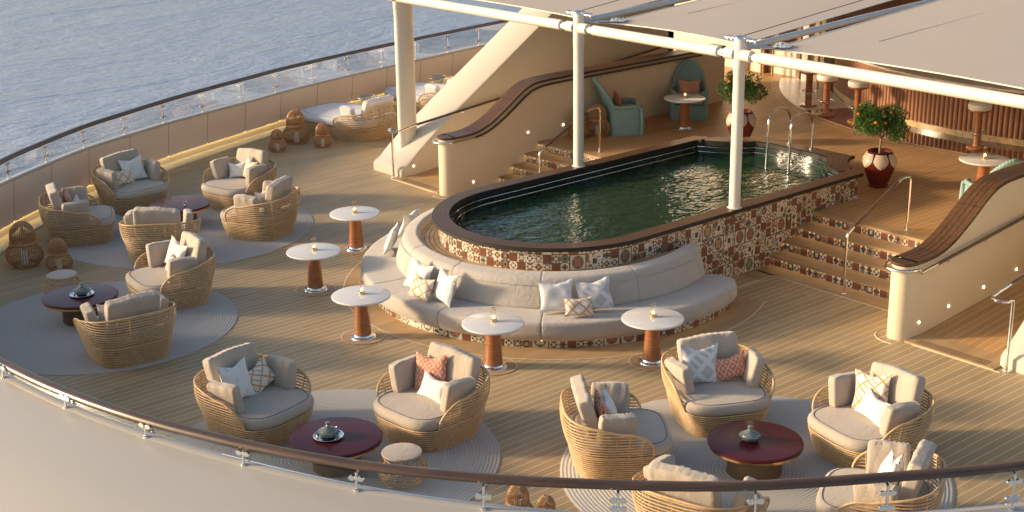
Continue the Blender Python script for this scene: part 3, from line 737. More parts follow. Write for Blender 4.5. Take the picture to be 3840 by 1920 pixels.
for (a, b), lab in zip(ty, tl):
    tb = thing('awning_tube', lab, 'beam', (0,0,0), 0, 'tubes joining the awning columns'); X = 1.0
    g = .42
    a1, b1 = a-g, b+g
    mb = MB(); mb.tube([(X,a1,3.77),(X,b1,3.77)], .092, 20); mb.build('tube', M['white'], tb)
    for y0, y1 in ((a,a1),(b,b1)):
        d = 1 if y1 > y0 else -1
        mb = MB(); mb.tube([(X,y0+d*.08,3.77),(X,y0+d*.27,3.77)], .095, 20); mb.tube([(X,y0+d*.27,3.77),(X,y0+d*.29,3.77)], .075, 20); mb.build('stub', M['white'], tb)
        mb = MB(); mb.box(X-.03,X+.03,*sorted((y0+d*.28,y1+d*.01)),3.72,3.82); mb.tube([(X-.07,y0+d*.35,3.77),(X+.07,y0+d*.35,3.77)], .035, 12); mb.build('joint', M['chrome'], tb)
for y, lab in ((1.9,'bluish grey beam running forward from the far pool column between two sails'),(-1.9,'bluish grey beam running forward from the near pool column between two sails')):
    mb = MB(); mb.tube([(1.1,y,3.87),(4.2,y,4.0),(14,y,4.30)], .056, 16); tag(mb.build('awning_beam', paint('beam_paint_%d' % (y > 0), (.50,.50,.49), .35)), lab, 'beam', 'awning beams')
def sail(y0, y1, lab, xf=13.5):
    s_ = thing('shade_sail', lab, 'sail', (0,0,0), 0, 'cream shade sails'); n = 24; mx = 20
    rows = []
    for i in range(mx+1):
        u = i/mx; row = []
        for j in range(n+1):
            v = j/n
            inx = .13*4*v*(1-v)*(1-u)         # curved near edge
            iny = (.06*4*u*(1-u))             # curved side edges
            x = 1.42+(xf-1.42)*u+inx
            ya, yb = y0+iny, y1-iny
            y = ya+(yb-ya)*v
            z = 3.84+.068*(x-1.4)+.05*sin(pi*v)*sin(pi*min(1,u*1.3+.05))
            row.append((x,y,z))
        rows.append(row)
    mb = MB(); mb.grid(rows); mb.build('canvas', M['sail'], s_, smooth=80)
    mb = MB(); mb.tube([(p[0],p[1],p[2]) for p in rows[0]], .012, 6); mb.tube([r[0] for r in rows], .012, 6); mb.tube([r[-1] for r in rows], .012, 6); mb.build('edge_rope', M['white'], s_)
    for k in (.38,):
        mb = MB(); m = int(mx*k); mb.tube([(rows[i][int(n*.80)][0], rows[i][int(n*.80)][1]-.05*i, rows[i][int(n*.8)][2]+.004) for i in range(2, mx)], .005, 4); mb.build('seam', M['cushion'], s_)
    for yc, d, yp in ((y0, 1, y0), (y1, -1, y1)):
        # chrome corner plate with a ring of bolts, two rods to the column
        cx, cy_, cz = 1.60, yc+d*.10, 3.87
        mb = MB(); mb.lathe([(.0,0),(.15,0),(.15,.018),(.0,.018)], 20, (cx,cy_,cz), cap=False)
        for q in range(10):
            a = 2*pi*q/10; mb.lathe([(.018,0),(.018,.03),(.0,.034)], 8, (cx+.12*cos(a), cy_+.12*sin(a), cz+.016))
        mb.lathe([(.035,0),(.035,.04),(.0,.05)], 12, (cx,cy_,cz+.016)); mb.build('corner_plate', M['chrome'], s_)
        px, py = 1.08, (1.885 if yc > 0 else -1.885) if abs(yc) < 4 else (7.66 if yc > 0 else -7.66)
        for o_ in (-.035, .035):
            mb = MB(); a = Vector((cx-.1,cy_+o_,cz+.005)); b = Vector((px+.1,py+(.12 if cy_ > py else -.12)+o_,3.86)); mb.tube([a, a.lerp(b,.25), a.lerp(b,.27), a.lerp(b,.73), a.lerp(b,.75), b], [.009,.009,.024,.024,.009,.009], 10); mb.build('tensioner', M['chrome'], s_)
    return s_
sail(2.18, 7.2, 'cream shade sail at the top centre between the oval column and the far pool column')
sail(-1.56, 1.56, 'cream shade sail stretched over the pool between its two columns')
sail(-7.2, -2.18, 'cream shade sail filling the top right corner over the bar')
for y in (1.885, -1.885):
    lab = 'ring of chrome fittings on top of the %s pool column' % ('far' if y > 0 else 'near')
    r_ = thing('column_fitting', lab, 'fitting', (1.03,y,4.03), 0, 'chrome fittings on the pool columns')
    for dy in (-.28,-.2,-.12,.12,.2,.28):
        mb = MB(); mb.lathe([(.02,-.03),(.034,-.02),(.034,.02),(.02,.03)], 10, (0.02,dy,-.01)); mb.tube([(0,dy-.03,-.05),(0.02,dy+.03,-.05)], .02, 8); mb.build('shackle', M['chrome'], r_)
    mb = MB(); mb.tube([(0,-.32,-.02),(0,.32,-.02)], .014, 8); mb.lathe([(.11,0),(.11,.03),(.05,.05)], 20); mb.build('plate', M['chrome'], r_)
    mb = MB(); mb.tube([(0,0,.03),(2.6,-.9,.55)], .007, 6); tag(mb.build('stay_cable', M['bronze'], loc=(1.03,y,4.03)), 'thin dark stay cable rising from the %s pool column over the sail' % ('far' if y > 0 else 'near'), 'cable')
# ------------------------------------------------------------------ curved sofa round the aft end of the pool
SR = random.Random(3)
sofa = thing('curved_sofa', 'long curved pale linen sofa wrapped round the near end of the pool', 'sofa', (PX,0,0))
def sec_grid(prof, angs, puff=0.0):
    rows = []
    for i, a in enumerate(angs):
        rows.append([(r*cos(radians(a)), r*sin(radians(a)), z) for r, z in prof])
    return rows
A0, A1 = 66, 294
mb = MB(); n = 90; aa = [A0+2+(A1-A0-4)*i/n for i in range(n+1)]
mb.grid([[(3.08*cos(radians(a)), 3.08*sin(radians(a)), z) for a in aa] for z in (0,.115)], uv=[[(radians(a)*3.08, z+.01) for a in aa] for z in (0,.115)]); mb.build('mosaic_plinth', M['mosaic'], sofa)
mb = MB(); mb.grid([[(3.085*cos(radians(a)), 3.085*sin(radians(a)), z) for a in aa] for z in (.118,.128)]); mb.build('plinth_light', M['led'], sofa)
def pad(prof, a0, a1, name, mat, n=26, round_=.055, endround=0.0):
    """upholstered block: closed radial profile swept from angle a0 to a1 with soft ends"""
    cr = sum(r for r,z in prof)/len(prof); cz = sum(z for r,z in prof)/len(prof); rows = []
    L = radians(abs(a1-a0))*cr
    for i in range(-3, n+4):
        if i < 0: u = 0; k = [.55,.85,.97][i+3]; du = [0,.25,.6][i+3]
        elif i > n: u = 1; k = [.97,.85,.55][i-n-1]; du = -[.6,.25,0][i-n-1]
        else: u = i/n; k = 1; du = 0
        s = (round_ + u*(L-2*round_)) if 0 <= i <= n else (round_*du if i < 0 else L+round_*du)
        a = radians(a0)+s/cr*(1 if a1 > a0 else -1)
        kk = 1-(1-k)*min(1, round_/.055*.16)
        if endround:
            e = min(s, L-s); sidee = (s < L/2)
            if (endround > 0 and not sidee) or (endround < 0 and sidee):
                R = abs(endround)
                if e < R: kk *= .35+.65*sqrt(max(0, 1-(1-e/R)**2))
        rows.append([((cr+(r-cr)*kk)*cos(a), (cr+(r-cr)*kk)*sin(a), cz+(z-cz)*(kk if not endround else max(kk,.92))) for r, z in prof])
    mb = MB(); mb.grid(rows, True); m = len(prof); N2 = len(rows)
    mb.f += [tuple(range(m)), tuple((N2-1)*m+j for j in range(m))[::-1]]; mb.m += [0,0]; mb.uv += [None,None]
    return mb.build(name, mat, sofa, smooth=60)
def rprof(pts, r=.05, k=5):
    out = []; n = len(pts)
    for i in range(n):
        a, b, c = Vector(pts[i-1]), Vector(pts[i]), Vector(pts[(i+1)%n]); rr = min(r, (a-b).length*.45, (c-b).length*.45)
        p = b+(a-b).normalized()*rr; q = b+(c-b).normalized()*rr
        for j in range(k+1):
            t = j/k; v = p*(1-t)**2+b*2*t*(1-t)+q*t*t; out.append((v.x, v.y))
    return out
seat = rprof([(2.35,.13),(3.16,.13),(3.24,.25),(3.22,.44),(2.45,.46)], .06)
back = rprof([(2.34,.40),(2.66,.44),(2.58,.70),(2.50,.90),(2.28,.94),(2.22,.86)], .07)
ss = [A0, 100, 132, 164, 194.5, 224, 285, A1+2]
for i, (a, b) in enumerate(zip(ss, ss[1:])):
    pad(seat, a+.06, b-.06, 'seat_cushion', M['sofa'], round_=.03, endround=(-.5 if i == 0 else (.5 if i == len(ss)-2 else 0)))
sb = [A0+2, 100, 132, 162, 189, 223, 257, 289, 302-5]
for i, (a, b) in enumerate(zip(sb, sb[1:])):
    pad(back, a+.05, b-.05, 'back_cushion', M['sofa'], round_=.03, endround=(.3 if i == len(sb)-2 else (-.3 if i == 0 else 0)))
for z, r in ((.80,2.556),):
    mb = MB(); mb.tube([(r*cos(radians(a)), r*sin(radians(a)), z) for a in [A0+6+(A1-A0-12)*i/80 for i in range(81)]], .0055, 5); mb.build('piping', M['sofa'], sofa)
mb = MB(); aa = [A0+(A1-A0)*i/80 for i in range(81)]
mb.grid([[(r*cos(radians(a)), r*sin(radians(a)), z) for a in aa] for r, z in ((1.93,.80),(2.24,.80))])
mb.build('shelf_base', M['teakline'], sofa)
for k in range(4):
    mb = MB(); r0 = 1.935+k*.077
    mb.grid([[(r*cos(radians(a)), r*sin(radians(a)), z) for a in aa] for r, z in ((r0,.80),(r0,.82),(r0+.067,.82),(r0+.067,.80))]); mb.build('teak_slat', M['slat'], sofa)

# ------------------------------------------------------------------ cushions
def soft_box(w, h, t, r=.05, puff=.25, n=9, seed=1, wr=.006):
    """upholstery block: width along y, height along z, thickness along x, crumpled along the top edge"""
    rr = random.Random(seed); mb = MB(); ph = [rr.uniform(0, 6) for _ in range(6)]
    def P(a, b, c):    # a,b,c in -1..1 on the cube surface
        x, y, z = a*t/2, b*w/2, c*h/2
        ix, iy, iz = max(-t/2+r, min(t/2-r, x)), max(-w/2+r, min(w/2-r, y)), max(-h/2+r, min(h/2-r, z))
        d = Vector((x-ix, y-iy, z-iz))
        if d.length > 1e-6: d = d.normalized()*r
        q = Vector((ix, iy, iz))+d
        q.x *= 1+puff*(1-b*b)*(1-c*c)
        q.x += wr*sin(b*9+ph[0])*c; e = max(0, abs(c)-.6)*2.5
        q.x += e*wr*1.6*sin(b*31+ph[1])*a; q.z += e*wr*.9*sin(b*27+ph[2])*c; q.z -= .012*b*b*(c > 0)
        q.z += .010*(1-abs(b))*sin(b*3+ph[3])
        return tuple(q)
    g = [-1+2*i/n for i in range(n+1)]; gw = [-1+2*i/(2*n) for i in range(2*n+1)]
    for c in (-1, 1): mb.grid([[P(a, b, c) for b in gw] for a in g])
    for a in (-1, 1): mb.grid([[P(a, b, c) for b in gw] for c in g])
    for b in (-1, 1): mb.grid([[P(a, b, c) for a in g] for c in g])
    return mb
def weld(mb):
    k = {}; idx = []; nv = []
    for p in mb.v:
        q = (round(p[0],4), round(p[1],4), round(p[2],4))
        if q not in k: k[q] = len(nv); nv.append(p)
        idx.append(k[q])
    f2 = []; m2 = []; u2 = []
    for f, m, u in zip(mb.f, mb.m, mb.uv):
        g = [idx[i] for i in f]
        if len(set(g)) == len(g): f2.append(tuple(g)); m2.append(m); u2.append(u)
    mb.v, mb.f, mb.m, mb.uv = nv, f2, m2, u2; return mb
def pillow_mb(w, h, t=.13, seed=1, n=14, chop=.0):
    rr = random.Random(seed*13+5); ph = [rr.uniform(0, 6.28) for _ in range(6)]; mb = MB()
    for sgn in (-1, 1):
        rows = []; uv = []
        for i in range(n+1):
            u = -1+2*i/n; row = []; ur = []
            for j in range(n+1):
                v = -1+2*j/n
                e = (1-abs(u)**2.6)*(1-abs(v)**2.6)
                y = v*w/2*(1-.10*(1-u*u)*abs(v)**3); z = u*h/2*(1-.11*(1-v*v)*abs(u)**3)
                z -= chop*max(0, u)*(1-abs(v))**1.2*h
                x = sgn*t/2*max(0, e)**.55
                x += .010*sin(v*5+ph[0])*sin(u*4+ph[1]); x += sgn*.006*sin(9*v+ph[2]+4*u)*(1-e)
                row.append((x+.02*(v*v+u*u)*0.5, y, z)); ur.append((j/n*w/.45, i/n*h/.45))
            rows.append(row); uv.append(ur)
        mb.grid(rows, uv=uv, flip=(sgn > 0))
    return weld(mb)
PCACHE = {}
def pillow(kind, w, h, M4, lab, seed=1, chop=.10, group=None):
    key = (kind, w, h, seed % 3)
    if key not in PCACHE:
        PCACHE[key] = pillow_mb(w, h, .15 if w > .42 else .13, seed % 3, chop=chop)
        o = PCACHE[key].build('throw_pillow', M[kind], smooth=70); PCACHE[key] = o.data
    else: o = bpy.data.objects.new('throw_pillow', PCACHE[key]); COL.objects.link(o)
    o.matrix_world = M4; return tag(o, lab, 'pillow', group)
def lean(x, y, z, yaw, tilt, roll=0):
    """pose of a pillow whose face looks along +x when yaw is 0, leaning back by tilt"""
    return Matrix.Translation((x,y,z)) @ Matrix.Rotation(radians(yaw),4,'Z') @ Matrix.Rotation(radians(-tilt),4,'Y') @ Matrix.Rotation(radians(roll),4,'X')
# ------------------------------------------------------------------ wicker lounge chair
def sup(phi, a, b, e=3.1):
    c, s = cos(phi), sin(phi); r = (abs(c/a)**e+abs(s/b)**e)**(-1/e); return r*c, r*s
def wick_shell(root, a, b, z0, ztop_, spread, nr, front, rope=.0115, seedc=0, cx=0.0):
    """basket back: ropes round the rear and sides, stakes, rolled rim; phi measured from the rear"""
    def flare(z): return 1.0+.13*sin(pi*min(1,(z-z0)/(ztop_-z0+.2)))
    def top(p):
        q = abs(degrees(p))
        if q < front: return ztop_-.13*(q/front)**2.2
        t = min(1, (q-front)/(spread-front)); return z0+.02+(ztop_-.13-z0-.02)*max(0, 1-t**2.6)**.6
    def pt(p, z):
        x, y = sup(p, a*flare(z), b*flare(z)); return (cx-x, y, z)
    mb = MB()
    for k in range(nr):
        z = z0+(ztop_-z0)*(k+.3)/nr
        ok = [i for i in range(-60, 61) if top(radians(spread*i/60)) > z+.004]
        if not ok: continue
        path = [pt(radians(spread*i/60), z) for i in range(min(ok), max(ok)+1, 2)]
        mb.tube(path, rope, 6)
    mb.build('woven_ropes', M['rattan'], root, smooth=70)
    mb = MB(); ns = int(spread*2/13)
    for i in range(ns+1):
        p = radians(-spread+spread*2*i/ns); zt = top(p)
        if zt < z0+.05: continue
        mb.tube([tuple(c*(.982 if j < 2 else 1) for j, c in enumerate(pt(p, z0+(zt-z0)*q/4))) for q in range(5)], .008, 5)
    mb.build('stakes', M['rattan'], root, smooth=70)
    mb = MB(); path = [pt(radians(spread*i/48), top(radians(spread*i/48))) for i in range(-48, 49)]
    mb.tube(path, .017, 8); mb.build('rim', M['rattan'], root, smooth=70)
def wick_base(root, a, b, z1, nr=11, cx=0.0, k0=.85):
    mb = MB()
    for k in range(nr):
        z = .012+(z1-.012)*k/(nr-1); f = k0+(1-k0)*(z/z1)**.75
        mb.tube([(cx+q[0], q[1], z) for q in [sup(2*pi*j/56, a*f, b*f, 3.4) for j in range(56)]], z1/nr*.37, 6, True)
    mb.build('woven_base', M['rattan'], root, smooth=70)
    mb = MB(); rows = [[(cx+q[0]*f*.97, q[1]*f*.97, z) for q in [sup(2*pi*j/40, a, b, 3.4) for j in range(40)]] for z, f in ((0,k0),(z1*.5,k0+(1-k0)*.6),(z1,1))]
    mb.grid(rows, True); mb.add(rows[-1], [tuple(range(40))]); mb.build('base_core', M['rattan_core'], root)
def seat_pad(root, a, b, z0, z1, mat, cx=0.0, e=3.9, name='seat_cushion'):
    mb = MB(); rows = []
    pr = [(.90,z0),(.97,z0+.015),(1.0,z0+(z1-z0)*.35),(1.0,z0+(z1-z0)*.6),(.975,z1-.02),(.93,z1-.004),(.86,z1),(.6,z1+.012),(.3,z1+.018),(.02,z1+.02)]
    for f, z in pr: rows.append([(cx+q[0]*f, q[1]*f, z) for q in [sup(2*pi*j/48, a, b, e) for j in range(48)]])
    mb.grid(rows, True); mb.f.append(tuple(len(mb.v)-48+j for j in range(48))); mb.m.append(0); mb.uv.append(None)
    o = mb.build(name, mat, root, smooth=60)
    mb = MB(); mb.tube([(cx+q[0]*.90, q[1]*.90, z1+.0015) for q in [sup(2*pi*j/60, a, b, e) for j in range(60)]], .0035, 5, True); mb.build('piping', M['piping'], o)
    return o
def placed(mb, name, mat, root, M4, smooth=60):
    mb.xf(M4); return mb.build(name, mat, root, smooth=smooth)
CH_LOC = {}
def make_chair():
    t = thing('wicker_armchair', 'x', 'armchair', (0,0,0), 0, 'deep round wicker armchairs with taupe cushions')
    a, b = .62, .60
    wick_base(t, a, b, .32); wick_shell(t, a, b, .33, .80, 122, 12, 88, .0100)
    seat_pad(t, .615, .59, .32, .475, M['cushion'], .015)
    placed(weld(soft_box(.80, .54, .17, .040, .14, 11, 1, .006)), 'back_cushion', M['cushion'], t, lean(-.41, 0, .77, 0, 14))
    placed(weld(soft_box(.47, .40, .14, .036, .12, 9, 2, .006)), 'side_cushion', M['cushion'], t, lean(-.06, .50, .66, -97, 12))
    placed(weld(soft_box(.47, .40, .14, .036, .12, 9, 3, .006)), 'side_cushion', M['cushion'], t, lean(-.06, -.50, .66, 97, 12))
    return t
ch0 = make_chair(); first = [True]
GD = 'deep round wicker armchairs with taupe cushions'
CH = {}
def chair(key, x, y, rz, lab):
    if first[0]: ch0.location = (x,y,.012); ch0.rotation_euler = (0,0,radians(rz)); ch0['label'] = lab; first[0] = False; CH[key] = ch0
    else: CH[key] = dup(ch0, (x,y,.012), radians(rz), lab)
    CH[key]['pose'] = (x, y, rz)
    rr = random.Random(key)
    for c_ in CH[key].children:
        if c_.name.startswith(('back_cushion','side_cushion')):
            b_ = [Vector(v) for v in c_.bound_box]; m_ = sum(b_, Vector())/8
            c_.matrix_basis = Matrix.Translation(m_+Vector((rr.uniform(-.012,.02), rr.uniform(-.02,.02), rr.uniform(-.012,.008)))) @ Matrix.Rotation(radians(rr.uniform(-5,5)),4,'X') @ Matrix.Rotation(radians(rr.uniform(-4,4)),4,'Y') @ Matrix.Rotation(radians(rr.uniform(-7,7)),4,'Z') @ Matrix.Translation(-m_)
chair('c1', -4.42, 8.98, -88, 'wicker armchair against the far bulwark with an orange lattice and a white pillow')
chair('c2', -2.79, 7.69, 193, 'wicker armchair right of the far burgundy table with small white and orange pillows')
chair('c3', -6.13, 7.70, -24, 'wicker armchair seen from its side at the left end of the far rug')
chair('c4', -5.55, 5.66, 55, 'wicker armchair on the far rug seen squarely from behind with no throw pillows showing')
chair('c5', -3.50, 5.74, 118, 'wicker armchair at the right edge of the far rug, its woven back towards us')
chair('c6', -6.58, 3.48, 172, 'wicker armchair on the left grey rug with white square and orange lattice pillows')
chair('c7', -8.18, 1.84, 84, 'wicker armchair on the left grey rug seen from behind, nearest the rail')
chair('c8', -8.19, -1.85, -77, 'wicker armchair left of the tea tray table with grey motif and orange pillows')
chair('c9', -6.56, -3.36, 184, 'wicker armchair right of the tea tray table with terracotta and white pillows')
chair('c10', -5.38, -5.61, -38, 'wicker armchair facing right on the front right rug with a terracotta pillow')
chair('c11', -3.54, -5.59, -118, 'wicker armchair behind the front right table with grey lattice and terracotta pillows')
chair('c12', -2.94, -7.50, 167, 'wicker armchair at the right with a large orange lattice pillow in front')
chair('c13', -6.07, -7.60, 14, 'wicker armchair at the bottom seen from behind through the glass railing')
chair('c14', -4.48, -8.75, 118, 'wicker armchair in the bottom right corner behind the railing with white pillows')
def cp(key, kind, w, h, lx, ly, lz, yaw, tilt, roll, lab, seed=1, chop=.10):
    x, y, rz = CH[key]['pose']; a = radians(rz)
    return pillow(kind, w*1.06, h*1.06, lean(x+(lx-.04)*cos(a)-ly*1.06*sin(a), y+(lx-.04)*sin(a)+ly*1.06*cos(a), lz+.035, rz+yaw, tilt, roll), lab, seed, chop)
sq, lw, lh = .46, .48, .30
cp('c1','p_motif',sq,sq,-.13,.12,.70,-8,20,6,'white square pillow in the far armchair against the bulwark',1)
cp('c1','p_orange',lw,lh,-.02,-.16,.61,10,24,-4,'orange lattice lumbar pillow in the far armchair against the bulwark',2)
cp('c2','p_orange',sq-.04,sq-.04,-.15,.18,.68,-18,18,-8,'orange lattice square pillow in the armchair right of the far burgundy table',0)
cp('c2','p_white',.34,.30,-.14,-.17,.62,20,20,8,'small white pillow beside the orange one in the armchair right of the far table',1)
cp('c3','p_terra',sq-.04,sq-.04,-.15,.10,.68,0,18,6,'terracotta pillow in the side-on armchair at the far left',0)
cp('c3','p_white',.34,.34,.02,-.10,.62,-22,22,20,'white pillow corner pointing up in the side-on armchair at the far left',2)
cp('c5','p_white',.40,.36,-.13,.16,.67,-16,18,5,'white pillow in the armchair turned away at the right of the far rug',2)
cp('c6','p_white',sq,sq,-.14,-.06,.72,12,18,-10,'plain white square pillow in the armchair on the left grey rug',1)
cp('c6','p_orange',.44,.30,-.0,.10,.60,-10,26,-6,'orange lattice pillow in the armchair on the left grey rug',0)
cp('c7','p_white',.44,.42,-.17,.22,.70,-8,14,0,'white pillow edge showing above the armchair nearest the rail on the left rug',1)
cp('c8','p_motif',sq+.03,sq+.03,-.14,-.17,.71,6,20,-4,'white pillow with grey diamond motifs in the armchair left of the tea tray table',1)
cp('c8','p_orange',.42,.36,-.12,.19,.65,-4,18,20,'orange lattice pillow in the armchair left of the tea tray table',2)
cp('c9','p_terra',sq+.02,sq+.02,-.16,-.16,.71,14,18,6,'terracotta square pillow in the armchair right of the tea tray table',0)
cp('c9','p_white',.46,.30,-.0,.06,.60,0,26,-3,'white lumbar pillow in the armchair right of the tea tray table',1)
cp('c10','p_terra',.46,.42,-.17,-.09,.70,2,16,0,'terracotta pillow in the armchair facing right on the front right rug',1)
cp('c10','p_motif',.46,.40,-.07,.06,.66,-4,24,0,'pale blue white pillow behind the terracotta one in the armchair facing right',2)
cp('c11','p_grey',sq+.04,sq+.04,-.14,-.18,.71,4,20,-4,'grey and white lattice pillow in the armchair behind the front right table',1)
cp('c11','p_terra',.46,.32,-.11,.20,.64,-2,18,10,'terracotta lumbar pillow in the armchair behind the front right table',2)
cp('c12','p_orange',sq+.02,sq+.02,-.14,-.14,.72,16,18,8,'large orange lattice pillow in the right hand armchair',1)
cp('c12','p_white',.48,.32,-.0,.08,.61,2,28,-8,'white lumbar pillow in the right hand armchair',2)
cp('c13','p_terra',.46,.34,-.14,.12,.68,0,16,0,'terracotta pillow just showing over the back of the bottom armchair',2)
cp('c14','p_white',.44,.44,-.14,.12,.72,-6,16,10,'white pillow leaning back in the bottom right armchair',0)
cp('c14','p_motif',.40,.40,-.06,.00,.68,16,22,-6,'motif pillow in front of the white one in the bottom right armchair',1)
cp('c14','p_orange',.36,.30,.02,.22,.60,-20,24,10,'orange lattice pillow low in the bottom right armchair behind the rail',0)
# pillows on the sofa: angle along the sofa, radius, height
def sp(kind, w, h, ang, r, z, yaw, tilt, roll, lab, seed=1):
    a = radians(ang); return pillow(kind, w, h, lean(PX+r*cos(a), r*sin(a), z, ang+yaw, tilt, roll), lab, seed)
sp('p_motif',.52,.50,134,2.74,.69,0,22,4,'white patterned pillow at the far left end of the curved sofa nearest us',1)
sp('p_motif',.50,.48,115,2.72,.70,-4,20,-2,'white patterned pillow at the far left end of the curved sofa, behind its neighbour',2)
sp('p_white',.50,.50,178,2.76,.70,8,20,-8,'plain white pillow at the left of the sofa behind the small orange lattice pillow',1)
sp('p_orange',.44,.38,184,2.95,.63,6,24,-6,'orange lattice pillow on the left part of the sofa between two white pillows',2)
sp('p_motif',.48,.52,192,2.84,.70,-16,16,-4,'white motif pillow on the left part of the sofa right of the orange one',0)
sp('p_motif',.52,.50,228,2.74,.70,4,20,2,'white pillow with grey diamond motifs in the middle of the sofa',1)
sp('p_grey',.54,.50,240,2.74,.70,-6,20,8,'grey and white lattice pillow in the middle of the sofa',2)
sp('p_orange',.44,.30,234.5,2.94,.60,0,24,0,'orange lattice lumbar pillow in front of the two pillows in the middle of the sofa',1)
# ------------------------------------------------------------------ rugs, lounge tables, ottomans
for x, y, r, lab in ((-4.4,7.0,2.42,'large round grey coil rug under five armchairs at the far left'),(-7.88,3.25,2.06,'round grey coil rug at the left edge by the rail'),
                     (-7.95,-3.08,2.15,'round grey coil rug under the tea tray table in the front middle'),(-4.33,-6.88,2.35,'round grey coil rug under four armchairs at the front right')):
    mb = MB(); mb.lathe([(r,0),(r,.008),(r-.01,.012),(.01,.012)], 96); tag(mb.build('round_rug', M['rug'], loc=(x,y,.001)), lab, 'rug', 'round coil rugs')
def low_table(x, y, r, lab, br=.30):
    t = thing('coffee_table', lab, 'table', (x,y,.012), 0, 'low round burgundy tables')
    mb = MB(); mb.lathe([(r-.02,.375),(r,.385),(r,.405),(r-.012,.415),(r-.03,.417),(.01,.417)], 72); mb.build('table_top', M['burg'], t)
    mb = MB(); mb.lathe([(r-.06,.335),(r-.02,.345),(r-.022,.374)], 72); mb.build('top_band', M['brass'], t)
    mb = MB(); mb.lathe([(br-.015,0),(br,.01),(br,.335)], 48); mb.build('drum_base', M['bronze'], t); return t
low_table(-4.34, 7.22, .575, 'burgundy low table with a small cup at the middle of the far rug')
low_table(-8.05, 3.62, .58, 'burgundy low table with silver tray on the left rug near the rail')
low_table(-8.02, -3.38, .58, 'burgundy low table with tea tray in the front middle behind the rail')
low_table(-4.34, -6.90, .58, 'burgundy low table with a lone tagine pot at the front right', .33)
def tray(x, y, lab):
    t = thing('silver_tray', lab, 'tray', (x,y,.43), 0, 'silver serving trays')
    mb = MB(); mb.lathe([(.01,.002),(.155,.002),(.165,.006),(.185,.02),(.19,.024),(.185,.028),(.16,.014),(.01,.008)], 40, cap=False); mb.build('dish', M['chrome'], t)
def tagine(x, y, z, s, lab):
    t = thing('tagine_pot', lab, 'pot', (x,y,z), 0, 'ceramic tagine pots')
    mb = MB(); mb.lathe([(.06*s,0),(.10*s,.02*s),(.125*s,.06*s),(.13*s,.075*s),(.115*s,.078*s)], 32); mb.build('bowl', M['ceramic'], t)
    mb = MB(); mb.lathe([(.112*s,.075*s),(.105*s,.09*s),(.06*s,.115*s),(.03*s,.135*s),(.02*s,.155*s),(.032*s,.175*s),(.03*s,.185*s),(.001,.19*s)], 32); mb.build('lid', M['ceramic'], t)
def cup(x, y, z, lab):
    t = thing('metal_cup', lab, 'cup', (x,y,z), 0, 'small metal cups on the trays')
    mb = MB(); mb.lathe([(.016,0),(.02,.01),(.014,.02),(.024,.05),(.028,.062),(.024,.058),(.018,.03),(.001,.026)], 16); mb.build('bowl', M['chrome'], t)
    mb = MB(); mb.lathe([(.022,.055),(.001,.056)], 16, cap=False); mb.build('mint_tea', M['leaf'], t)
tray(-8.10,-3.34,'silver tray with tagine and cups on the front middle burgundy table'); tray(-8.02,3.62,'silver tray with tagine on the left burgundy table')
tagine(-8.10,-3.34,.44,1.0,'patterned tagine pot on the tray in the front middle'); tagine(-8.02,3.62,.44,1.0,'patterned tagine pot on the tray at the left'); tagine(-4.40,-6.86,.43,1.02,'green patterned tagine pot alone on the front right burgundy table')
for dx, dy, lab in ((.12,.04,'metal cup at the right back of the front middle tray'),(.08,-.09,'metal cup at the right of the tagine on the front middle tray'),(-.12,.05,'metal cup at the left of the tagine on the front middle tray')): cup(-8.10+dx,-3.34+dy,.445,lab)
for dx, dy, lab in ((.12,-.02,'metal cup at the right of the tagine on the left tray'),(-.08,.09,'metal cup behind the tagine on the left tray')): cup(-8.02+dx,3.62+dy,.445,lab)
cup(-4.32,7.05,.43,'small cup of green sprigs on the far burgundy table')
def ottoman(x, y, lab):
    t = thing('wire_ottoman', lab, 'stool', (x,y,.012), 0, 'round woven ottomans with pale tops'); rr = random.Random(5)
    mb = MB(); mb.lathe([(.20,.36),(.235,.37),(.245,.385),(.24,.40),(.20,.408),(.01,.412)], 48); mb.build('seat_pad', M['cushion'], t)
    mb = MB()
    def pt(a, u):
        r = .20+.11*sin(pi*(u*.86+.07)); return (r*cos(a), r*sin(a), .015+.335*u)
    for k in range(30):
        a = 2*pi*k/30; tw = rr.choice((-1,1))*rr.uniform(.25,1.1); mb.tube([pt(a+tw*u/8+rr.uniform(-.03,.03), u/8) for u in range(9)], .0055, 5)
    for k in range(11):
        u = (k+.5)/11; ph = rr.uniform(0,6); mb.tube([pt(2*pi*j/36, min(1,max(0,u+.045*sin(2*2*pi*j/36+ph)))) for j in range(36)], .005, 5, True)
    mb.build('woven_cage', M['rattan'], t)
ottoman(-7.80, 4.85, 'woven ottoman with pale top behind the left burgundy table'); ottoman(-7.66, -4.24, 'woven ottoman with taupe top in the front middle behind the rail')
# ------------------------------------------------------------------ rattan lanterns
def make_lantern():
    t = thing('rattan_lantern', 'x', 'lantern', (0,0,0), 0, 'gourd shaped rattan lanterns')
    P = [(.17,.0),(.235,.07),(.255,.14),(.235,.22),(.185,.29),(.165,.33),(.175,.38),(.17,.46),(.14,.54),(.085,.60),(.03,.625)]
    P = catmull(P, 3); mb = MB()
    for k in range(44):
        a = 2*pi*k/44; mb.tube([(r*cos(a), r*sin(a), z+.01) for r, z in P], .0062, 5)
    mb.build('ribs', M['rattan_dark'], t, smooth=70)
    for z, r, q in ((.012,.175,.014),(.333,.172,.024),(.625,.04,.016)):
        mb = MB(); mb.tube([(r*cos(2*pi*j/32), r*sin(2*pi*j/32), z) for j in range(32)], q, 6, True); mb.build('hoop', M['rattan_dark'], t, smooth=70)
    mb = MB(); mb.lathe([(.05,.01),(.05,.20),(.045,.205),(.001,.20)], 20); mb.build('candle', M['padw'], t); return t
ln = make_lantern(); fl = True
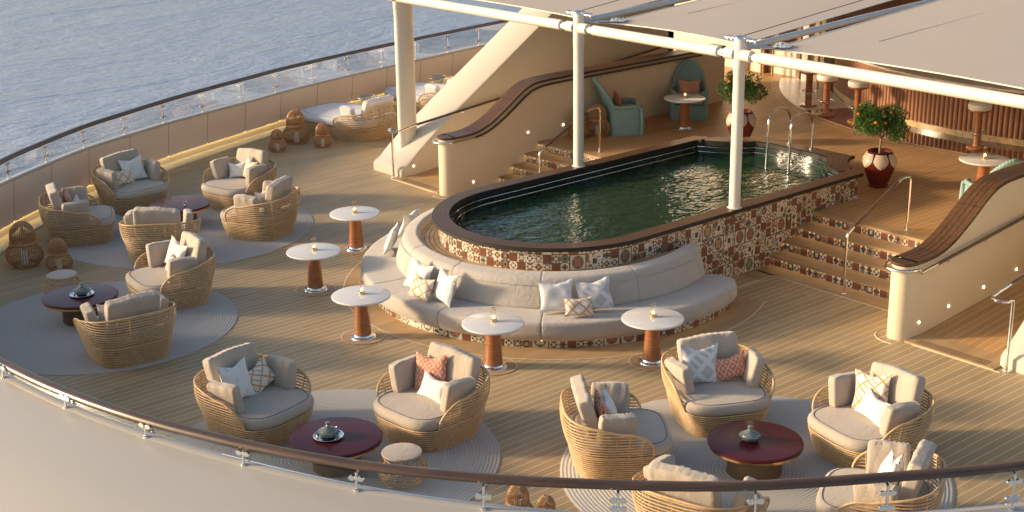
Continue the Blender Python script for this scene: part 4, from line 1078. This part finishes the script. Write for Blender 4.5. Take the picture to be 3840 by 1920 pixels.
for x, y, z, s, lab in ((.16,10.95,0,.80,'rattan lantern left of the group of three by the daybed'),(.93,11.35,0,1.22,'big rattan lantern in the group of three by the daybed'),(1.16,10.60,0,.86,'rattan lantern right of the group of three by the daybed'),
                        (-7.55,6.95,0,1.25,'big rattan lantern at the left edge near the bulwark'),(-7.22,6.28,0,.90,'smaller rattan lantern beside the big one near the left bulwark'),
                        (3.88,4.92,UD,.85,'rattan lantern on the pool deck left behind the step handrail'),(4.35,4.80,UD,1.05,'big rattan lantern on the pool deck behind the far pool column'),
                        (-7.26,-5.89,0,.72,'rattan lantern showing below the rail at the bottom middle'),(-7.11,-6.20,0,.60,'low rattan lantern behind the glass right of the bottom middle one')):
    if fl: o = ln; fl = False; o.location = (x,y,z); o['label'] = lab
    else: o = dup(ln, (x,y,z), random.uniform(0,3), lab)
    o.scale = (s,s,s)
# ------------------------------------------------------------------ bistro tables and candle lanterns
def make_bistro():
    t = thing('pedestal_table', 'x', 'table', (0,0,0), 0, 'round white pedestal tables')
    mb = MB(); mb.lathe([(.40,.640),(.435,.645),(.449,.656),(.45,.666),(.444,.676),(.43,.680),(.01,.680)], 72); mb.build('table_top', M['marble'], t)
    mb = MB(); mb.lathe([(.135,.05),(.132,.09),(.098,.62),(.11,.64)], 40); mb.build('column', M['mahog'], t)
    mb = MB(); mb.lathe([(.198,0),(.20,.008),(.195,.018),(.17,.022),(.155,.026),(.15,.05),(.142,.058),(.13,.06)], 48); mb.build('base', M['chrome'], t)
    return t
def make_candle():
    t = thing('candle_lantern', 'x', 'lantern', (0,0,0), 0, 'small brass candle lanterns')
    mb = MB(); mb.lathe([(.036,0),(.045,.006),(.047,.02),(.044,.038),(.034,.045),(.001,.045)], 20); mb.build('brass_cup', M['brass'], t)
    mb = MB(); mb.lathe([(.026,.045),(.026,.068),(.001,.068)], 14); mb.build('candle', M['wax'], t)
    mb = MB(); mb.lathe([(.034,.045),(.034,.165)], 20, cap=False); mb.build('glass_tube', M['glass'], t)
    mb = MB()
    for k in range(3): a = 2*pi*k/3+.4; mb.tube([(.038*cos(a),.038*sin(a),.03),(.038*cos(a),.038*sin(a),.192)], .0028, 5)
    mb.tube([(.038*cos(2*pi*j/18),.038*sin(2*pi*j/18),.19) for j in range(18)], .0032, 5, True)
    mb.tube([(-.03,-.01,.2),(0,.012,.212),(.03,-.01,.2)], .005, 5); mb.build('frame', M['brass'], t)
    mb = MB(); mb.lathe([(.001,.068),(.006,.076),(.004,.086),(.001,.094)], 8); mb.build('flame', M['flame'], t)
    return t
bt = make_bistro(); cl = make_candle(); fb = True
TB = [(-2.74,3.72,0,'white pedestal table farthest left behind the sofa','far left pedestal table'),(-4.52,2.36,0,'white pedestal table standing out to the left of the sofa','pedestal table left of the sofa'),
      (-5.20,.05,0,'white pedestal table in front of the left end of the sofa','pedestal table at the left end of the sofa'),(-4.50,-2.20,0,'white pedestal table in front of the middle of the sofa','pedestal table before the middle of the sofa'),
      (-2.70,-3.61,0,'white pedestal table in front of the right half of the sofa','pedestal table before the right half of the sofa'),
      (6.14,3.95,UD,'white pedestal table between the two teal armchairs under the awning','table between the teal armchairs'),(6.10,-3.38,UD,'white pedestal table by the teal chair at the right under the awning','table by the right hand teal chair')]
for i, (x, y, z, lab, l2) in enumerate(TB):
    if fb: bt.location = (x,y,z); bt['label'] = lab; cl.location = (x,y,z+.681); cl['label'] = 'brass candle lantern on the '+l2; fb = False
    else: dup(bt, (x,y,z), 0, lab); dup(cl, (x+.03,y+.02,z+.681), random.uniform(0,3), 'brass candle lantern on the '+l2)
    if z == 0:
        tag(ring_sheet(x, y, .0, .33, .008, M['deckx'], 'table_margin', n=36), kind='structure'); tag(ring_sheet(x, y, .325, .337, .0095, M['cau'], 'margin_line', n=48), kind='structure')
# ------------------------------------------------------------------ daybeds and glass side tables
def make_daybed():
    t = thing('wicker_daybed', 'x', 'daybed', (0,0,0), 0, 'wicker daybeds along the bulwark')
    a, b = 1.22, .80
    wick_base(t, a, b, .29, 13, 0, .93); 
    seat_pad(t, a*.99, b*.99, .29, .50, M['daybed'], 0, 3.4, 'mattress')
    root = t
    # basket head at the rear
    sub_a, sub_b = .62, .80
    def add_shell():
        wick_shell(t, .60, .80, .30, .80, 112, 11, 62, .0105, cx=-.62)
    add_shell()
    placed(weld(soft_box(.95, .44, .18, .06, .18, 9, 5)), 'back_cushion', M['p_white'], t, lean(-.98, 0, .74, 0, 18))
    placed(weld(soft_box(.48, .30, .14, .05, .15, 8, 6)), 'side_cushion', M['p_white'], t, lean(-.62, .62, .66, -100, 12))
    placed(weld(soft_box(.48, .30, .14, .05, .15, 8, 7)), 'side_cushion', M['p_white'], t, lean(-.62, -.62, .66, 100, 12))
    return t
db = make_daybed(); db.location = (2.45,11.42,0); db.rotation_euler = (0,0,radians(101)); db['label'] = 'wicker daybed nearest us by the far bulwark beside the three lanterns'
dup(db, (5.45,12.05,0), radians(101), 'second wicker daybed behind the oval column'); dup(db, (8.45,12.55,0), radians(100), 'third wicker daybed farthest away behind the wing wall')
def side_table(x, y, lab):
    t = thing('glass_side_table', lab, 'side table', (x,y,0), 0, 'glass side tables between the daybeds')
    mb = MB(); mb.lathe([(.25,.50),(.26,.505),(.26,.52),(.25,.525),(.01,.525)], 40); mb.build('glass_top', M['glass'], t)
    mb = MB(); mb.lathe([(.16,0),(.13,.12),(.10,.28),(.13,.42),(.2,.50)], 32); mb.build('glass_stem', glass_mat('stem_glass_%d' % int(x*10), (.75,.80,.85), .15), t)
    mb = MB(); mb.tube([(.255*cos(2*pi*j/32),.255*sin(2*pi*j/32),.512) for j in range(32)], .010, 6, True); mb.build('rim', M['chrome'], t)
side_table(3.72,12.42,'glass side table between the first two daybeds'); side_table(6.55,13.15,'glass side table between the two farther daybeds')
# ------------------------------------------------------------------ teal wicker armchairs
def make_teal():
    t = thing('teal_armchair', 'x', 'armchair', (0,0,0), 0, 'teal painted wicker armchairs'); a, b = .36, .40
    def top(p):
        q = abs(degrees(p)); 
        if q < 52: return .60+.56*cos(radians(q/52*90))**.45
        return .60
    def pt(p, z, k=1.0):
        lean_ = max(0, z-.45)*.42*max(0, cos(p))
        x, y = sup(p, a*k, b*k, 4.0); return (-x-lean_, y, z)
    T = 138; n = 72; ps = [radians(-T+2*T*i/n) for i in range(n+1)]
    mb = MB(); rows = []
    for q in range(9): rows.append([pt(p, top(p)*q/8, 1.0+.05*(1-q/8)) for p in ps])
    for q in range(8, -1, -1): rows.append([pt(p, max(.02, top(p)*q/8), .90+.05*(1-q/8)) for p in ps])
    mb.grid(rows); mb.build('wicker_body', M['teal'], t, smooth=50)
    mb = MB(); mb.tube([pt(p, top(p), .96) for p in ps], .045, 10); mb.build('rolled_rim', M['teal'], t, smooth=60)
    mb = MB(); yy = pt(ps[0], 0)[1]; xx = pt(ps[0], 0)[0]
    mb.box(xx-.03, .36, -.36, .36, .0, .33); mb.build('front_skirt', M['teal'], t)
    for s in (-1, 1):
        mb = MB(); mb.tube([(.33,s*.37,0),(.34,s*.375,.3),(.31,s*.375,.56),(.25,s*.37,.60)], .045, 10); mb.build('arm_front', M['teal'], t)
    for k in range(2): placed(weld(soft_box(.62, .10, .62, .04, .04, 8, 11+k)), 'seat_cushion', M['sofa'], t, Matrix.Translation((.0,0,.385+.10*k)))
    return t
tl_ = make_teal(); tl_.location = (5.00,4.68,UD); tl_.rotation_euler = (0,0,radians(-33)); tl_['label'] = 'teal wicker armchair seen side on, left of the white table under the awning'
dup(tl_, (7.05,4.65,UD), radians(-137), 'teal wicker armchair with tall arched back facing us behind the white table')
dup(tl_, (4.97,-4.25,UD), radians(60), 'teal wicker armchair partly hidden behind the teak cap at the right')
pillow('p_rust', .34, .34, lean(5.00-.14*cos(radians(-33)), 4.68+.14*sin(radians(33)), UD+.70, -33, 14, 12), 'small rust orange pillow in the side-on teal armchair', 1)
pillow('p_terra', .50, .34, lean(7.05-.12*cos(radians(-137)), 4.65-.12*sin(radians(-137)), UD+.66, -137, 12, 0), 'rust patterned lumbar pillow in the teal armchair facing us', 1)
# ------------------------------------------------------------------ potted citrus trees
def citrus(x, y, lab, seed):
    rr = random.Random(seed); t = thing('potted_citrus_tree', lab, 'potted tree', (x,y,UD), rr.uniform(0,3), 'potted citrus trees by the pool')
    P = catmull([(.17,0),(.185,.03),(.175,.06),(.225,.18),(.285,.36),(.29,.50),(.24,.60),(.215,.64),(.23,.67),(.215,.67),(.19,.62)], 3)
    mb = MB(); mb.lathe(P, 48, cap=False); pot = mb.build('glazed_pot', M['terra'], t)
    def prad(z):
        for (r0,z0),(r1,z1) in zip(P, P[1:]):
            if z0 <= z <= z1: return r0+(r1-r0)*(z-z0)/max(1e-6, z1-z0)
        return .25
    for k in range(6):
        a0 = 2*pi*k/6; rows = []
        for i in range(11):
            u = i/10; z = .645-.27*u; hw = .52*(max(0,1-u**2.4))**.6*(.78+.22*sin(pi*u)) ; row = []
            for j in range(9):
                v = -1+j/4; a = a0+v*hw; e = .018*(1-v*v)+.012*abs(sin(u*16+abs(v)*4))+.006; row.append(((prad(z)+e)*cos(a), (prad(z)+e)*sin(a), z))
            rows.append(row)
        mb = MB(); mb.grid(rows); mb.build('leaf_relief', M['petal'], pot, smooth=60)
    mb = MB(); mb.lathe([(.20,.62),(.001,.63)], 24, cap=False); mb.build('soil', M['soil'], t)
    mb = MB(); mb.tube([(0,0,.60),(.015,.01,.72),(-.01,0,.84),(.0,0,.93)], [.026,.022,.02,.019], 8)
    tips = []
    for k in range(9):
        a = 2*pi*k/9+rr.uniform(-.2,.2); el = rr.uniform(.4,1.2); L = rr.uniform(.28,.42)
        e = (cos(a)*cos(el)*L, sin(a)*cos(el)*L, 0.93+sin(el)*L); m = (e[0]*.5, e[1]*.5, 0.93+(e[2]-0.93)*.35); mb.tube([(0,0,.90), m, e], [.014,.009,.004], 6); tips.append(e)
    mb.build('trunk', M['bark'], t)
    mb = MB(); lobes = [(rr.uniform(-.28,.28), rr.uniform(-.28,.28), 1.20+rr.uniform(-.13,.20), rr.uniform(.15,.23)) for _ in range(15)]+[(.36*cos(k*1.26), .38*sin(k*1.26), 1.10+rr.uniform(-.06,.16), .16) for k in range(5)]
    for k in range(7600):
        l = rr.choice(lobes); d = Vector((rr.gauss(0,1), rr.gauss(0,1), rr.gauss(0,1))).normalized()
        r = l[3]*(rr.uniform(.35,1.12)**.6); c = Vector((l[0],l[1],l[2]))+d*r
        if rr.random() < .05: c += d*rr.uniform(.02,.07)
        ax = (d+Vector((rr.uniform(-.8,.8), rr.uniform(-.8,.8), rr.uniform(-.5,.8)))).normalized(); sd_ = ax.cross(Vector((rr.uniform(-1,1), rr.uniform(-1,1), rr.uniform(-1,1)))).normalized()
        L = rr.uniform(.036,.058); W2 = L*.24; up = ax.cross(sd_)*L*.12
        mb.add([c-ax*L*.5, c+sd_*W2+up, c+ax*L*.5, c-sd_*W2+up], [(0,1,2),(0,2,3)])
    mb.build('foliage', M['leaf'], t, smooth=None, recalc=False)
    for k in range(20):
        l = rr.choice(lobes); d = Vector((rr.gauss(0,1), rr.gauss(0,1), rr.gauss(0,1)-.4)).normalized(); c = Vector((l[0],l[1],l[2]))+d*l[3]*1.13
        mb = MB(); mb.lathe([(.001,-.033),(.017,-.028),(.029,-.014),(.034,0),(.029,.014),(.017,.028),(.001,.031)], 12, tuple(c)); mb.build('orange_fruit', M['orange'], t)
citrus(5.28,-1.72,'citrus tree in a red glazed pot with cream leaves beside the pool steps',3)
citrus(6.02,2.25,'citrus tree in a leaf relief pot behind the near pool column at the far corner',8)
# ------------------------------------------------------------------ pool ladder rails
for y, lab in ((.26,'chrome grab rail of the pool ladder, the farther one'),(-.28,'chrome grab rail of the pool ladder, the nearer one')):
    t = thing('pool_grab_rail', lab, 'handrail', (0,0,0), 0, 'pool ladder grab rails')
    P = [Vector((5.12,y,1.205)), Vector((5.12,y,1.70))]+[Vector((4.79+.33*cos(a), y, 1.70+.27*sin(a))) for a in [pi*j/14 for j in range(1,14)]]+[Vector((4.46,y,1.70)), Vector((4.44,y,.75))]
    mb = MB(); mb.tube(P, .024, 12); mb.build('rail', M['chrome'], t, smooth=60)
    mb = MB(); mb.lathe([(.055,0),(.055,.012),(.026,.02)], 20, (5.12,y,1.206)); mb.build('flange', M['chrome'], t)
# ------------------------------------------------------------------ bar and stools
BC, BR = (16.05,-.4), 6.3
def bp(a, r, z): return (BC[0]-r*cos(a), BC[1]+r*sin(a), z)
bar = thing('bar_counter', 'long curved bar front of brown half round slats on a veined stone plinth', 'bar'); AA = (-.95, .82)
mb = MB(); na = 40; al = [AA[0]+(AA[1]-AA[0])*i/na for i in range(na+1)]
mb.grid([[bp(a,BR-.05,z) for a in al] for z in (UD,1.86)]); mb.build('core', M['darkwood'], bar)
mb = MB(); mb.grid([[bp(a,r,z) for a in al] for r, z in ((BR+.03,UD),(BR+.03,UD+.13),(BR-.04,UD+.135))]); mb.build('stone_plinth', M['plinth'], bar)
mb = MB(); ns = int((AA[1]-AA[0])*BR/.112)
for i in range(ns+1):
    a = AA[0]+(AA[1]-AA[0])*i/ns; c = Vector(bp(a,BR-.03,0)); rows = []
    for z in (UD+.13, 1.85): rows.append([(c.x-.05*cos(q)*cos(a)-.05*sin(q)*sin(a)*1.0, c.y+.05*cos(q)*sin(a)-.05*sin(q)*cos(a), z) for q in [-pi/2+pi*j/8 for j in range(9)]])
    mb.grid(rows)
mb.build('round_slats', M['flower'], bar, smooth=60)
mb = MB(); mb.grid([[bp(a,r,z) for a in al] for r, z in ((BR-.06,1.85),(BR+.16,1.85),(BR+.17,1.87),(BR+.16,1.90),(BR-.55,1.90))]); mb.build('counter_top', M['palemarble'], bar)
mb = MB(); b2 = [-1.0+2.0*i/60 for i in range(61)]; mb.grid([[bp(a,r,UD+.004) for a in b2] for r in (BR-.1,7.56)]); tag(mb.build('bar_floor', M['redmarble'], smooth=None), kind='structure')
mb = MB(); b3 = [.50+.50*i/20 for i in range(21)]; mb.grid([[bp(a,r,UD+.008) for a in b3] for r in (6.4,7.6)]); tag(mb.build('marble_floor', M['palemarble'], smooth=None), kind='structure')
mb = MB(); mb.grid([[bp(a,r,UD+.006) for a in b2] for r in (7.56,7.60)]); mb.grid([[bp(a,r,UD+.006) for a in b2] for r in (7.78,7.795)]); tag(mb.build('margin_line', M['cau'], smooth=None), kind='structure')
def make_stool():
    t = thing('bar_stool', 'x', 'bar stool', (0,0,0), 0, 'bar stools with round white seats')
    mb = MB(); mb.lathe([(.20,.80),(.225,.81),(.235,.84),(.235,.89),(.225,.915),(.19,.93),(.01,.935)], 40); mb.build('seat', M['padw'], t)
    mb = MB(); mb.lathe([(.17,.765),(.22,.775),(.222,.80),(.2,.802)], 40); mb.build('seat_ring', M['mahog'], t)
    mb = MB(); mb.lathe([(.088,.05),(.075,.10),(.075,.70),(.10,.765)], 28); mb.build('column', M['mahog'], t)
    mb = MB(); mb.tube([(.17*cos(2*pi*j/36),.17*sin(2*pi*j/36),.34) for j in range(36)], .011, 8, True)
    for k in range(3): a = 2*pi*k/3; mb.tube([(.07*cos(a),.07*sin(a),.30),(.17*cos(a),.17*sin(a),.34)], .009, 6)
    mb.lathe([(.08,.27),(.085,.28),(.08,.32)], 20); mb.build('footrest', M['chrome'], t)
    mb = MB(); mb.lathe([(.20,0),(.205,.02),(.19,.045),(.09,.055)], 36); mb.build('base', M['mahog'], t); return t
sl = make_stool(); fb = True
for x, y, lab in ((9.85,3.50,'bar stool farthest left at the curved end of the bar'),(9.35,2.62,'second bar stool from the left end of the bar'),(9.28,1.72,'third bar stool behind the crown of the right citrus tree'),(9.12,-1.36,'bar stool standing alone right of the citrus tree'),(9.35,-2.85,'bar stool cut by the right edge of the picture')):
    if fb: sl.location = (x,y,UD); sl['label'] = lab; fb = False
    else: dup(sl, (x,y,UD), random.uniform(0,3), lab)
# ------------------------------------------------------------------ deckhouse behind the bar
dh = thing('deckhouse_wall', 'warm cream deckhouse wall with doorways and columns at the back under the awning', 'wall', (0,0,0))
mb = MB()
for y0, y1 in ((6.9,13.2),(4.9,5.5),(-9,-2.5)): mb.box(12.2,12.5,y0,y1,UD,4.4)
mb.box(12.2,12.5,-2.5,6.9,3.3,4.4); mb.build('wall', M['cream'], dh)
mb = MB(); mb.box(15.5,15.7,-9,9,UD,4.4); mb.build('back_panel', M['flower'], dh)
mb = MB(); mb.box(12.35,12.45,5.5,6.75,UD,1.55); mb.build('low_marble_wall', M['palemarble'], dh)
mb = MB(); 
for y in (3.6, 2.0, .4, -1.2): mb.box(14.6,15.45,y-.35,y+.35,UD,3.4)
mb.build('cabinets', M['darkwood'], dh)
mb = MB(); mb.box(12.1,12.2,7.3,7.55,UD,4.3); mb.box(12.1,12.2,5.3,5.5,UD,4.3); mb.build('pilaster', M['white'], dh)
mb = MB()
for y in (6.75, 5.6): mb.box(12.15,12.5,y,y+.12,UD,3.3)
mb.build('door_frame', M['darkwood'], dh)
for i, (x, y) in enumerate(((11.9,6.62),(12.0,6.34),(11.4,4.75),(11.5,4.52),(13.1,2.6),(13.2,2.3))):
    mb = MB(); mb.tube([(x,y,UD),(x,y,4.28)], .028, 12); tag(mb.build('slim_pole', M['brass'], smooth=60), 'slim bright pole, %s of the %s pair at the back under the awning' % (('left one','right one')[i % 2], ('far left','middle','right hand')[i//2]), 'pole', 'slim poles in pairs')
# ceiling of the deckhouse soffit further in
mb = MB(); mb.box(12.5,15.5,-9,9,4.3,4.4); mb.build('soffit', M['cream'], dh)
for o in bpy.data.objects:
    if 'pose' in o.keys(): del o['pose']
